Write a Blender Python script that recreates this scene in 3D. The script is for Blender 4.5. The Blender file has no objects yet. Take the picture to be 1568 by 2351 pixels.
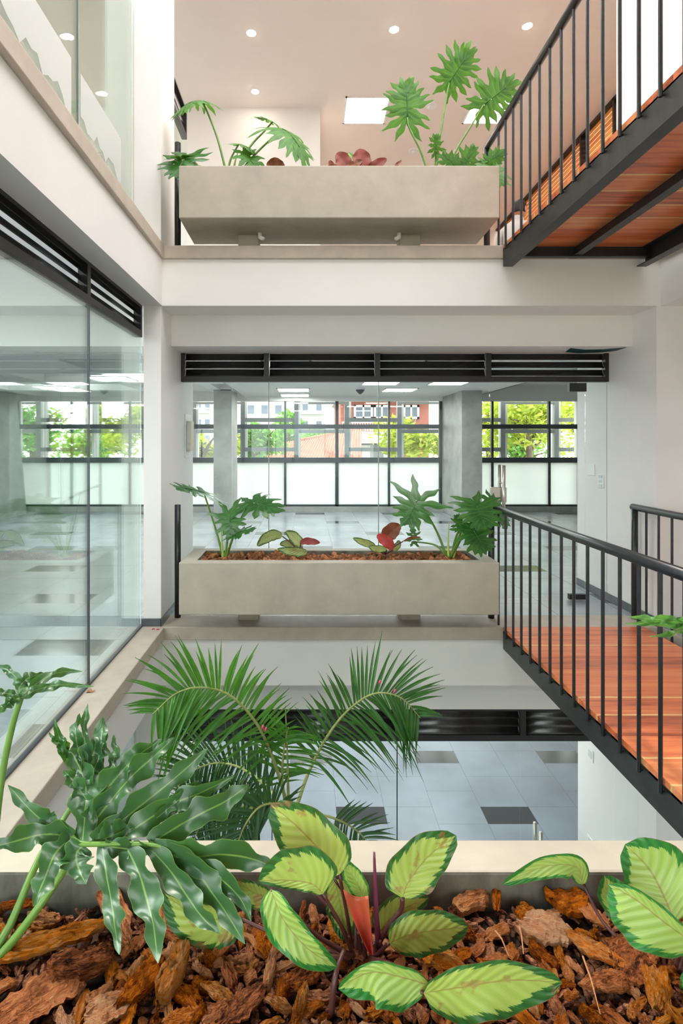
import bpy, math, random
from mathutils import Vector, Matrix, noise
rnd = random.Random(7)
SC = bpy.context.scene
COL = SC.collection
V = Vector
# ------------------------------------------------------------------ camera model (metres; x right, y away, z up; z=0 is the middle floor)
EYE, FOC, CX, CY = 1.485, 1220.0, 705.0, 1015.0
def at(x, y, d):
    return V(((x - CX) / FOC * d, d, EYE + (CY - y) / FOC * d))
cam = bpy.data.objects.new('camera', bpy.data.cameras.new('camera'))
COL.objects.link(cam)
cam.location = (0, 0, EYE); cam.rotation_euler = (math.pi / 2, 0, 0)
cam.data.sensor_fit = 'HORIZONTAL'; cam.data.sensor_width = 24.0
cam.data.lens = FOC / 1568 * 24.0
cam.data.shift_x = (784 - CX) / 1568.0
cam.data.shift_y = -(1175.5 - CY) / 1568.0
cam.data.clip_start = 0.05; cam.data.clip_end = 500
SC.camera = cam
STOREY = 3.065

# ------------------------------------------------------------------ materials
MATS = {}
def new_mat(name):
    m = bpy.data.materials.new(name); m.use_nodes = True
    nt = m.node_tree; nt.nodes.clear()
    return m, nt, nt.nodes, nt.links
def N(nodes, t, **kw):
    n = nodes.new(t)
    for k, v in kw.items(): setattr(n, k, v)
    return n
def setin(n, **kw):
    for k, v in kw.items():
        n.inputs[k.replace('_', ' ')].default_value = v
def ramp(nodes, stops):
    r = nodes.new('ShaderNodeValToRGB')
    els = r.color_ramp.elements
    while len(els) < len(stops): els.new(0.5)
    for e, (p, c) in zip(els, stops): e.position = p; e.color = (*c, 1)
    return r
def math_node(nodes, links, op, a, b=None, c=None):
    n = nodes.new('ShaderNodeMath'); n.operation = op
    for i, v in enumerate((a, b, c)):
        if v is None: continue
        if isinstance(v, (int, float)): n.inputs[i].default_value = v
        else: links.new(v, n.inputs[i])
    return n.outputs[0]
def simple(name, col, rough=0.5, metal=0.0, noise_amt=0.0, scale=5.0, bump=0.0, stretch=(1, 1, 1), spec=0.5, coords='Object', col2=None):
    m, nt, nd, lk = new_mat(name)
    out = N(nd, 'ShaderNodeOutputMaterial'); b = N(nd, 'ShaderNodeBsdfPrincipled')
    setin(b, Roughness=rough, Metallic=metal); b.inputs['Specular IOR Level'].default_value = spec
    b.inputs['Base Color'].default_value = (*col, 1)
    if noise_amt or bump:
        tc = N(nd, 'ShaderNodeTexCoord'); mp = N(nd, 'ShaderNodeMapping'); mp.inputs['Scale'].default_value = stretch
        lk.new(tc.outputs[coords], mp.inputs[0])
        nz = N(nd, 'ShaderNodeTexNoise'); setin(nz, Scale=scale, Detail=7.0, Roughness=0.62)
        lk.new(mp.outputs[0], nz.inputs['Vector'])
        c2 = col2 if col2 else tuple(max(0, c * (1 - noise_amt)) for c in col)
        c1 = tuple(min(1, c * (1 + noise_amt * .35)) for c in col)
        r = ramp(nd, [(0.3, c2), (0.68, c1)])
        lk.new(nz.outputs[0], r.inputs[0]); lk.new(r.outputs[0], b.inputs['Base Color'])
        if bump:
            bp = N(nd, 'ShaderNodeBump'); setin(bp, Strength=bump, Distance=0.01)
            lk.new(nz.outputs[0], bp.inputs['Height']); lk.new(bp.outputs[0], b.inputs['Normal'])
    lk.new(b.outputs[0], out.inputs[0])
    MATS[name] = m
    return m
def emissive(name, col, strength):
    m, nt, nd, lk = new_mat(name)
    out = N(nd, 'ShaderNodeOutputMaterial'); e = N(nd, 'ShaderNodeEmission')
    e.inputs[0].default_value = (*col, 1); e.inputs[1].default_value = strength
    lk.new(e.outputs[0], out.inputs[0]); MATS[name] = m
    return m
def glass(name, tint=(0.93, 0.97, 0.95), boost=1.0):
    m, nt, nd, lk = new_mat(name)
    out = N(nd, 'ShaderNodeOutputMaterial'); t = N(nd, 'ShaderNodeBsdfTransparent'); t.inputs[0].default_value = (*tint, 1)
    g = N(nd, 'ShaderNodeBsdfGlossy'); g.inputs['Roughness'].default_value = 0.0; g.inputs['Color'].default_value = (.95, 1, .98, 1)
    f = N(nd, 'ShaderNodeFresnel'); f.inputs[0].default_value = 1.5
    fm = math_node(nd, lk, 'MULTIPLY', f.outputs[0], boost)
    mx = N(nd, 'ShaderNodeMixShader'); lk.new(fm, mx.inputs[0]); lk.new(t.outputs[0], mx.inputs[1]); lk.new(g.outputs[0], mx.inputs[2])
    lk.new(mx.outputs[0], out.inputs[0]); MATS[name] = m
    return m
def frosted(name, col=(.93, .97, .97)):
    m, nt, nd, lk = new_mat(name)
    out = N(nd, 'ShaderNodeOutputMaterial'); t = N(nd, 'ShaderNodeBsdfTranslucent'); t.inputs[0].default_value = (*col, 1)
    d = N(nd, 'ShaderNodeBsdfPrincipled'); d.inputs['Base Color'].default_value = (.88, .9, .9, 1); d.inputs['Roughness'].default_value = .25
    mx = N(nd, 'ShaderNodeMixShader'); mx.inputs[0].default_value = .25
    lk.new(t.outputs[0], mx.inputs[1]); lk.new(d.outputs[0], mx.inputs[2]); lk.new(mx.outputs[0], out.inputs[0]); MATS[name] = m
    return m
def tile_floor(name, base, dark, rough, ox=0.0, oy=0.0, dens=0.13):
    """60 cm porcelain slabs laid in staggered columns, a few dark half-slabs let in between them"""
    m, nt, nd, lk = new_mat(name)
    out = N(nd, 'ShaderNodeOutputMaterial'); b = N(nd, 'ShaderNodeBsdfPrincipled')
    tc = N(nd, 'ShaderNodeTexCoord'); sp = N(nd, 'ShaderNodeSeparateXYZ'); lk.new(tc.outputs['Object'], sp.inputs[0])
    M_ = lambda op, a, b_=None, c=None: math_node(nd, lk, op, a, b_, c)
    x = M_('DIVIDE', M_('ADD', sp.outputs[0], 60.0 + ox), 0.6)
    col = M_('FLOOR', x); fx = M_('FRACT', x)
    c3 = M_('MODULO', M_('ADD', col, .01), 3.0); odd = M_('GREATER_THAN', c3, 1.5)
    yy = M_('ADD', sp.outputs[1], 60.0 + oy)
    y = M_('ADD', M_('DIVIDE', yy, 0.6), M_('MULTIPLY', odd, 0.5))
    hr = M_('FLOOR', M_('DIVIDE', yy, 0.3)); j4 = M_('FLOOR', M_('DIVIDE', hr, 4.0))
    d1 = M_('COMPARE', M_('MODULO', M_('ADD', hr, .01), 4.0), 1.01, .2); d2 = M_('COMPARE', M_('MODULO', M_('ADD', M_('ADD', col, j4), .01), 3.0), 1.01, .2)
    row = M_('FLOOR', y); fy = M_('FRACT', y)
    def edge(f, w): return M_('LESS_THAN', M_('MINIMUM', f, M_('SUBTRACT', 1.0, f)), w)
    joint = M_('MAXIMUM', edge(fx, 0.0035), edge(fy, 0.0035))
    cb = N(nd, 'ShaderNodeCombineXYZ'); lk.new(col, cb.inputs[0]); lk.new(row, cb.inputs[1])
    wn = N(nd, 'ShaderNodeTexWhiteNoise'); wn.noise_dimensions = '2D'; lk.new(cb.outputs[0], wn.inputs['Vector'])
    isdark = M_('MULTIPLY', d1, d2)
    nz = N(nd, 'ShaderNodeTexNoise'); setin(nz, Scale=1.7, Detail=6.0); lk.new(tc.outputs['Object'], nz.inputs['Vector'])
    r = ramp(nd, [(0.3, tuple(c * .8 for c in base)), (0.7, tuple(min(1, c * 1.15) for c in base))]); lk.new(nz.outputs[0], r.inputs[0])
    m1 = N(nd, 'ShaderNodeMix', data_type='RGBA'); lk.new(isdark, m1.inputs[0]); lk.new(r.outputs[0], m1.inputs[6]); m1.inputs[7].default_value = (*dark, 1)
    m2 = N(nd, 'ShaderNodeMix', data_type='RGBA'); lk.new(joint, m2.inputs[0]); lk.new(m1.outputs[2], m2.inputs[6]); m2.inputs[7].default_value = (.1, .11, .12, 1)
    lk.new(m2.outputs[2], b.inputs['Base Color'])
    ro = M_('ADD', M_('MULTIPLY', nz.outputs[0], .03), M_('SUBTRACT', rough, M_('MULTIPLY', isdark, rough * .5)))
    lk.new(ro, b.inputs['Roughness'])
    lk.new(b.outputs[0], out.inputs[0]); MATS[name] = m
    return m
def wood(name, stops, along='X', gloss=.3, sap=0.0):
    m, nt, nd, lk = new_mat(name)
    out = N(nd, 'ShaderNodeOutputMaterial'); b = N(nd, 'ShaderNodeBsdfPrincipled'); b.inputs['Roughness'].default_value = gloss
    tc = N(nd, 'ShaderNodeTexCoord'); oi = N(nd, 'ShaderNodeObjectInfo')
    ad = N(nd, 'ShaderNodeVectorMath', operation='MULTIPLY_ADD')
    lk.new(oi.outputs['Random'], ad.inputs[0]); ad.inputs[1].default_value = (37, 53, 71); lk.new(tc.outputs['Object'], ad.inputs[2])
    mp = N(nd, 'ShaderNodeMapping'); mp.inputs['Scale'].default_value = {'X': (1.1, 16, 16), 'Y': (16, 1.1, 16), 'Z': (16, 16, 1.1)}[along]
    lk.new(ad.outputs[0], mp.inputs[0])
    nz = N(nd, 'ShaderNodeTexNoise'); setin(nz, Scale=1.5, Detail=8.0, Roughness=.6, Distortion=.5); lk.new(mp.outputs[0], nz.inputs['Vector'])
    f = math_node(nd, lk, 'ADD', nz.outputs[0], math_node(nd, lk, 'MULTIPLY', math_node(nd, lk, 'SUBTRACT', oi.outputs['Random'], .5), .34))
    r = ramp(nd, stops); lk.new(f, r.inputs[0])
    colour = r.outputs[0]
    if sap:   # pale sapwood along one edge of some boards
        sp = N(nd, 'ShaderNodeSeparateXYZ'); lk.new(tc.outputs['Generated'], sp.inputs[0])
        wob = math_node(nd, lk, 'MULTIPLY', math_node(nd, lk, 'SUBTRACT', nz.outputs[0], .5), .25)
        g = math_node(nd, lk, 'LESS_THAN', math_node(nd, lk, 'ADD', sp.outputs[1], wob), sap)
        rr = math_node(nd, lk, 'GREATER_THAN', math_node(nd, lk, 'FRACT', math_node(nd, lk, 'MULTIPLY', oi.outputs['Random'], 7.3)), .4)
        mm = N(nd, 'ShaderNodeMix', data_type='RGBA'); lk.new(math_node(nd, lk, 'MULTIPLY', g, rr), mm.inputs[0])
        lk.new(r.outputs[0], mm.inputs[6]); mm.inputs[7].default_value = (.86, .52, .22, 1); colour = mm.outputs[2]
    lk.new(colour, b.inputs['Base Color'])
    lk.new(b.outputs[0], out.inputs[0]); MATS[name] = m
    return m
def leaf_green(name, c_dark, c_light, vein, rough=.32, trans=.3, back=None):
    m, nt, nd, lk = new_mat(name)
    out = N(nd, 'ShaderNodeOutputMaterial'); b = N(nd, 'ShaderNodeBsdfPrincipled'); b.inputs['Roughness'].default_value = rough; b.inputs['Specular IOR Level'].default_value = .75
    tc = N(nd, 'ShaderNodeTexCoord'); uv = N(nd, 'ShaderNodeUVMap'); sp = N(nd, 'ShaderNodeSeparateXYZ'); lk.new(uv.outputs[0], sp.inputs[0])
    nz = N(nd, 'ShaderNodeTexNoise'); setin(nz, Scale=14.0, Detail=5.0); lk.new(tc.outputs['Object'], nz.inputs['Vector'])
    r = ramp(nd, [(.32, c_dark), (.7, c_light)]); lk.new(nz.outputs[0], r.inputs[0])
    d = math_node(nd, lk, 'ABSOLUTE', math_node(nd, lk, 'SUBTRACT', sp.outputs[1], .5))
    isv = N(nd, 'ShaderNodeMapRange'); lk.new(d, isv.inputs[0]); isv.inputs[1].default_value = .012; isv.inputs[2].default_value = .045; isv.inputs[3].default_value = 1; isv.inputs[4].default_value = 0
    mx = N(nd, 'ShaderNodeMix', data_type='RGBA'); lk.new(isv.outputs[0], mx.inputs[0]); lk.new(r.outputs[0], mx.inputs[6]); mx.inputs[7].default_value = (*vein, 1)
    rim = math_node(nd, lk, 'GREATER_THAN', d, .475)
    mr = N(nd, 'ShaderNodeMix', data_type='RGBA'); lk.new(math_node(nd, lk, 'MULTIPLY', rim, .6), mr.inputs[0]); lk.new(mx.outputs[2], mr.inputs[6]); mr.inputs[7].default_value = (*vein, 1)
    colour = mr.outputs[2]
    lk.new(colour, b.inputs['Base Color'])
    t = N(nd, 'ShaderNodeBsdfTranslucent'); hs = N(nd, 'ShaderNodeMix', data_type='RGBA'); hs.inputs[0].default_value = .5
    lk.new(colour, hs.inputs[6]); hs.inputs[7].default_value = (.25, .6, .03, 1); lk.new(hs.outputs[2], t.inputs[0])
    ms = N(nd, 'ShaderNodeMixShader'); ms.inputs[0].default_value = trans
    lk.new(b.outputs[0], ms.inputs[1]); lk.new(t.outputs[0], ms.inputs[2]); lk.new(ms.outputs[0], out.inputs[0])
    MATS[name] = m
    return m
def calathea_mat(name, lime, lime2, dark, under, spots=.5):
    """pale feathered field with a dark green margin, oblique veins, brown blotches; wine-red underside"""
    m, nt, nd, lk = new_mat(name)
    M_ = lambda op, a, b_=None, c=None: math_node(nd, lk, op, a, b_, c)
    out = N(nd, 'ShaderNodeOutputMaterial'); b = N(nd, 'ShaderNodeBsdfPrincipled'); b.inputs['Roughness'].default_value = .36
    uv = N(nd, 'ShaderNodeUVMap'); sp = N(nd, 'ShaderNodeSeparateXYZ'); lk.new(uv.outputs[0], sp.inputs[0])
    s, v = sp.outputs[0], sp.outputs[1]
    av = M_('MULTIPLY', M_('ABSOLUTE', M_('SUBTRACT', v, .5)), 2.0)
    ob = M_('SUBTRACT', s, M_('MULTIPLY', av, .28))            # follows the side veins
    cb = N(nd, 'ShaderNodeCombineXYZ'); lk.new(M_('MULTIPLY', ob, 9.0), cb.inputs[0]); lk.new(M_('MULTIPLY', M_('GREATER_THAN', v, .5), 7.0), cb.inputs[1])
    jn = N(nd, 'ShaderNodeTexNoise'); setin(jn, Scale=1.0, Detail=2.0); lk.new(cb.outputs[0], jn.inputs['Vector'])
    saw = M_('FRACT', M_('MULTIPLY', ob, 9.0)); saw2 = M_('FRACT', M_('MULTIPLY', ob, 41.0))
    lim = M_('ADD', M_('ADD', .68, M_('MULTIPLY', saw, .12)), M_('ADD', M_('MULTIPLY', saw2, .06), M_('MULTIPLY', M_('SUBTRACT', jn.outputs[0], .5), .3)))
    # radial measure so the field also stops before the tip
    tipd = M_('MULTIPLY', M_('MAXIMUM', 0.0, M_('SUBTRACT', s, .72)), 2.6)
    q = M_('SUBTRACT', M_('ADD', av, tipd), lim)
    fld = N(nd, 'ShaderNodeMapRange'); lk.new(q, fld.inputs[0]); fld.inputs[1].default_value = -.012; fld.inputs[2].default_value = .02; fld.inputs[3].default_value = 1; fld.inputs[4].default_value = 0
    vein = M_('MULTIPLY', M_('ADD', M_('SINE', M_('MULTIPLY', ob, 56.0)), 1.0), .5)
    fine = M_('MULTIPLY', M_('ADD', M_('SINE', M_('MULTIPLY', ob, 260.0)), 1.0), .5)
    mixv = M_('ADD', M_('MULTIPLY', vein, .7), M_('MULTIPLY', fine, .3))
    lm = N(nd, 'ShaderNodeMix', data_type='RGBA'); lk.new(mixv, lm.inputs[0]); lm.inputs[6].default_value = (*lime, 1); lm.inputs[7].default_value = (*lime2, 1)
    dn = N(nd, 'ShaderNodeMix', data_type='RGBA'); lk.new(M_('MULTIPLY', mixv, .7), dn.inputs[0]); dn.inputs[6].default_value = (*dark, 1); dn.inputs[7].default_value = (dark[0] * 1.8 + .02, dark[1] * 1.7 + .02, dark[2] * 1.6, 1)
    c1 = N(nd, 'ShaderNodeMix', data_type='RGBA'); lk.new(fld.outputs[0], c1.inputs[0]); lk.new(dn.outputs[2], c1.inputs[6]); lk.new(lm.outputs[2], c1.inputs[7])
    tc = N(nd, 'ShaderNodeTexCoord'); sn = N(nd, 'ShaderNodeTexNoise'); setin(sn, Scale=26.0, Detail=3.0); lk.new(tc.outputs['Object'], sn.inputs['Vector'])
    sm = N(nd, 'ShaderNodeMapRange'); lk.new(sn.outputs[0], sm.inputs[0]); sm.inputs[1].default_value = .615; sm.inputs[2].default_value = .66; sm.inputs[4].default_value = spots
    rib = N(nd, 'ShaderNodeMapRange'); lk.new(av, rib.inputs[0]); rib.inputs[1].default_value = .015; rib.inputs[2].default_value = .04; rib.inputs[3].default_value = .55; rib.inputs[4].default_value = 0
    edge = N(nd, 'ShaderNodeMapRange'); lk.new(av, edge.inputs[0]); edge.inputs[1].default_value = .965; edge.inputs[2].default_value = 1.0; edge.inputs[4].default_value = .7
    br = M_('MAXIMUM', M_('MAXIMUM', sm.outputs[0], rib.outputs[0]), edge.outputs[0])
    c2 = N(nd, 'ShaderNodeMix', data_type='RGBA'); lk.new(br, c2.inputs[0]); lk.new(c1.outputs[2], c2.inputs[6]); c2.inputs[7].default_value = (.33, .13, .06, 1)
    geo = N(nd, 'ShaderNodeNewGeometry')
    ub = N(nd, 'ShaderNodeMix', data_type='RGBA'); lk.new(mixv, ub.inputs[0]); ub.inputs[6].default_value = (*under, 1); ub.inputs[7].default_value = (under[0] * 1.35, under[1] * 1.2, under[2] * 1.2, 1)
    c3 = N(nd, 'ShaderNodeMix', data_type='RGBA'); lk.new(geo.outputs['Backfacing'], c3.inputs[0]); lk.new(c2.outputs[2], c3.inputs[6]); lk.new(ub.outputs[2], c3.inputs[7])
    lk.new(c3.outputs[2], b.inputs['Base Color'])
    bp = N(nd, 'ShaderNodeBump'); setin(bp, Strength=.35, Distance=.004); lk.new(vein, bp.inputs['Height']); lk.new(bp.outputs[0], b.inputs['Normal'])
    t = N(nd, 'ShaderNodeBsdfTranslucent'); lk.new(c3.outputs[2], t.inputs[0])
    ms = N(nd, 'ShaderNodeMixShader'); ms.inputs[0].default_value = .22
    lk.new(b.outputs[0], ms.inputs[1]); lk.new(t.outputs[0], ms.inputs[2]); lk.new(ms.outputs[0], out.inputs[0])
    MATS[name] = m
    return m
def bark_mat(name, val=1.0, k=1.0):
    m, nt, nd, lk = new_mat(name)
    out = N(nd, 'ShaderNodeOutputMaterial'); b = N(nd, 'ShaderNodeBsdfPrincipled'); b.inputs['Roughness'].default_value = .8; b.inputs['Specular IOR Level'].default_value = .15
    tc = N(nd, 'ShaderNodeTexCoord'); oi = N(nd, 'ShaderNodeObjectInfo')
    ad = N(nd, 'ShaderNodeVectorMath', operation='MULTIPLY_ADD')
    lk.new(oi.outputs['Random'], ad.inputs[0]); ad.inputs[1].default_value = (13, 29, 41); lk.new(tc.outputs['Object'], ad.inputs[2])
    mp = N(nd, 'ShaderNodeMapping'); mp.inputs['Scale'].default_value = (34 * k, 170 * k, 200 * k); lk.new(ad.outputs[0], mp.inputs[0])
    nz = N(nd, 'ShaderNodeTexNoise'); setin(nz, Scale=1.0, Detail=6.0, Roughness=.65, Distortion=.6); lk.new(mp.outputs[0], nz.inputs['Vector'])
    n2 = N(nd, 'ShaderNodeTexNoise'); setin(n2, Scale=30.0 * k, Detail=3.0); lk.new(ad.outputs[0], n2.inputs['Vector'])
    n3 = N(nd, 'ShaderNodeTexNoise'); setin(n3, Scale=1.0, Detail=4.0, Roughness=.7); mp3 = N(nd, 'ShaderNodeMapping'); mp3.inputs['Scale'].default_value = (130 * k, 700 * k, 700 * k); lk.new(ad.outputs[0], mp3.inputs[0]); lk.new(mp3.outputs[0], n3.inputs['Vector'])
    f = math_node(nd, lk, 'ADD', math_node(nd, lk, 'MULTIPLY', nz.outputs[0], .6), math_node(nd, lk, 'MULTIPLY', n2.outputs[0], .2))
    f = math_node(nd, lk, 'ADD', f, math_node(nd, lk, 'MULTIPLY', n3.outputs[0], .3))
    f = math_node(nd, lk, 'ADD', f, math_node(nd, lk, 'MULTIPLY', math_node(nd, lk, 'SUBTRACT', oi.outputs['Random'], .5), .22))
    r = ramp(nd, [(.34, (.03, .01, .005)), (.41, (.24, .07, .024)), (.475, (.52, .165, .06)), (.56, (.74, .27, .10)), (.72, (.88, .50, .26))])
    lk.new(f, r.inputs[0])
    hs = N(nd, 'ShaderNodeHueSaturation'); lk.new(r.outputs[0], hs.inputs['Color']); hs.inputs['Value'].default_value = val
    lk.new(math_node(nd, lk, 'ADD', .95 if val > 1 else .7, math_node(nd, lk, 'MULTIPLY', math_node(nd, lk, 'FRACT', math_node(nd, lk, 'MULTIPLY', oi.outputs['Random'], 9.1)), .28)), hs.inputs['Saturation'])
    lk.new(hs.outputs[0], b.inputs['Base Color'])
    bp = N(nd, 'ShaderNodeBump'); setin(bp, Strength=1.0, Distance=.006 if k == 1 else .07); lk.new(math_node(nd, lk, 'ADD', nz.outputs[0], math_node(nd, lk, 'MULTIPLY', n3.outputs[0], .5)), bp.inputs['Height']); lk.new(bp.outputs[0], b.inputs['Normal'])
    lk.new(b.outputs[0], out.inputs[0]); MATS[name] = m
    return m

simple('plaster', (.86, .84, .815), .65, noise_amt=.03, scale=3, bump=.03)
simple('plaster_warm_lit', (.87, .78, .71), .7, noise_amt=.02, scale=2)  # peach tint carries the warm bounce light of the top storey
simple('ceiling_paint', (.85, .845, .83), .7)
simple('ledge_concrete', (.52, .45, .37), .55, noise_amt=.16, scale=6, bump=.08)
simple('planter_concrete', (.45, .405, .325), .6, noise_amt=.16, scale=4.5, bump=.12)
simple('grey_concrete', (.42, .43, .40), .5, noise_amt=.3, scale=3, bump=.05)
simple('black_metal', (.014, .0135, .0135), .42, noise_amt=.3, scale=20, bump=.03)
simple('slat_metal', (.03, .03, .03), .26, noise_amt=.2, scale=20)
simple('rail_metal', (.035, .037, .042), .3, metal=.35, noise_amt=.3, scale=30)
simple('beam_steel', (.04, .042, .042), .38, metal=.3, noise_amt=.35, scale=14, bump=.05)
simple('frame_grey', (.05, .062, .07), .4)
simple('alu_grey', (.20, .215, .225), .45)
simple('white_paint', (.70, .70, .71), .5)
simple('steel', (.55, .52, .46), .3, metal=.9)
simple('white_plastic', (.88, .88, .87), .35)
simple('dark_plastic', (.08, .09, .1), .4)
simple('skirting_tile', (.10, .115, .13), .25, noise_amt=.3, scale=5)
simple('soil', (.05, .028, .018), .95, noise_amt=.5, scale=30)
simple('petiole_green', (.13, .27, .04), .35, noise_amt=.2, scale=20)
simple('petiole_purple', (.10, .035, .03), .35, noise_amt=.4, scale=20)
simple('palm_stem', (.42, .48, .16), .4, noise_amt=.25, scale=18)
simple('petal_pink', (.75, .08, .2), .5)
simple('dry_leaf', (.45, .2, .09), .6)
simple('spear_green', (.45, .6, .12), .35)
simple('spike_purple', (.16, .035, .07), .35)
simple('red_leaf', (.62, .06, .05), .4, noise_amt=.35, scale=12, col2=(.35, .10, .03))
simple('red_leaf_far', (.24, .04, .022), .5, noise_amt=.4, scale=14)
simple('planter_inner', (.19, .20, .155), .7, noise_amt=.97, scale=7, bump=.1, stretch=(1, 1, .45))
simple('glass_edge', (.30, .38, .35), .3)
simple('film', (.52, .55, .53), .5)
simple('brown_leaf', (.26, .07, .025), .5, noise_amt=.5, scale=14)
simple('tree_bark', (.13, .1, .07), .9)
simple('roof_tile', (.27, .105, .065), .85, noise_amt=.45, scale=3)
simple('brick_red', (.30, .10, .075), .8, noise_amt=.2, scale=4)
simple('facade_white', (.5, .5, .5), .7)
simple('house_glass', (.1, .13, .17), .15)
simple('ground', (.3, .32, .22), .9)
simple('skin', (.62, .26, .15), .5)
simple('hair', (.015, .012, .012), .6, noise_amt=.5, scale=60, bump=.4)
simple('trouser', (.05, .06, .09), .8)
simple('shirt', (.50, .47, .44), .8, noise_amt=.08, scale=70)
simple('chair_black', (.03, .03, .03), .5)
simple('membrane', (.01, .08, .085), .5, noise_amt=.5, scale=40)
glass('clear_glass', (.965, .99, .98), .13)
glass('shade_glass', (.93, .97, .955), .6)
glass('window_glass', (.97, .99, .99), .6)
frosted('frosted_glass', (.80, .84, .84))
tile_floor('tile_mid', (.36, .39, .42), (.07, .075, .08), .24, ox=.841, oy=.2)
tile_floor('tile_low', (.24, .27, .32), (.05, .052, .056), .34, ox=.841, oy=-.03)
tile_floor('tile_up', (.42, .43, .44), (.1, .1, .1), .3)
wood('deck_wood', [(.2, (.30, .06, .025)), (.36, (.60, .14, .05)), (.5, (.76, .20, .07)), (.66, (.82, .27, .10)), (.85, (.86, .42, .19))], 'X', .28, sap=.07)
wood('blind_wood', [(.3, (.75, .22, .04)), (.5, (.9, .36, .07)), (.75, (.97, .55, .14))], 'Y', .35)
leaf_green('phil_near', (.022, .085, .028), (.05, .14, .045), (.20, .34, .08), rough=.33, trans=.14)
leaf_green('phil_mid', (.015, .085, .018), (.04, .16, .03), (.10, .26, .05), rough=.3, trans=.22)
leaf_green('phil_up', (.02, .12, .003), (.055, .22, .004), (.11, .29, .012), rough=.55, trans=.25)
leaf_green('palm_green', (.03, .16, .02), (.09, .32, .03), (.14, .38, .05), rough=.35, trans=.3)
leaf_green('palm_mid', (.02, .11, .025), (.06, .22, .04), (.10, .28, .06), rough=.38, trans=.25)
leaf_green('phil_light', (.07, .22, .04), (.16, .38, .09), (.3, .5, .12), rough=.3, trans=.25)
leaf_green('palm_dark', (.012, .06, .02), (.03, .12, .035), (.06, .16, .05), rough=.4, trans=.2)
leaf_green('tree_leaf_green', (.07, .22, .03), (.22, .44, .06), (.25, .5, .1), rough=.6, trans=.3)
leaf_green('tree_leaf_yellow', (.25, .34, .04), (.62, .58, .05), (.5, .5, .1), rough=.6, trans=.3)
calathea_mat('calathea', (.42, .56, .13), (.36, .51, .085), (.022, .115, .025), (.42, .06, .055), .55)
calathea_mat('calathea_fresh', (.34, .54, .09), (.43, .61, .17), (.02, .17, .03), (.30, .06, .05), .0)
calathea_mat('calathea_far', (.30, .40, .10), (.40, .46, .2), (.05, .12, .03), (.26, .05, .05), .4)
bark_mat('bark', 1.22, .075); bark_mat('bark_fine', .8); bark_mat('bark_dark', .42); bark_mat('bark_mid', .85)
emissive('lamp_white', (1, .86, .72), 60.0)
emissive('led_panel', (.96, .99, 1), 8.0)
emissive('led_left', (.97, 1, .99), 10.0)
emissive('led_low', (.97, 1, .97), 16.0)
emissive('led_warm', (1, .86, .74), 9.0)

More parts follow.
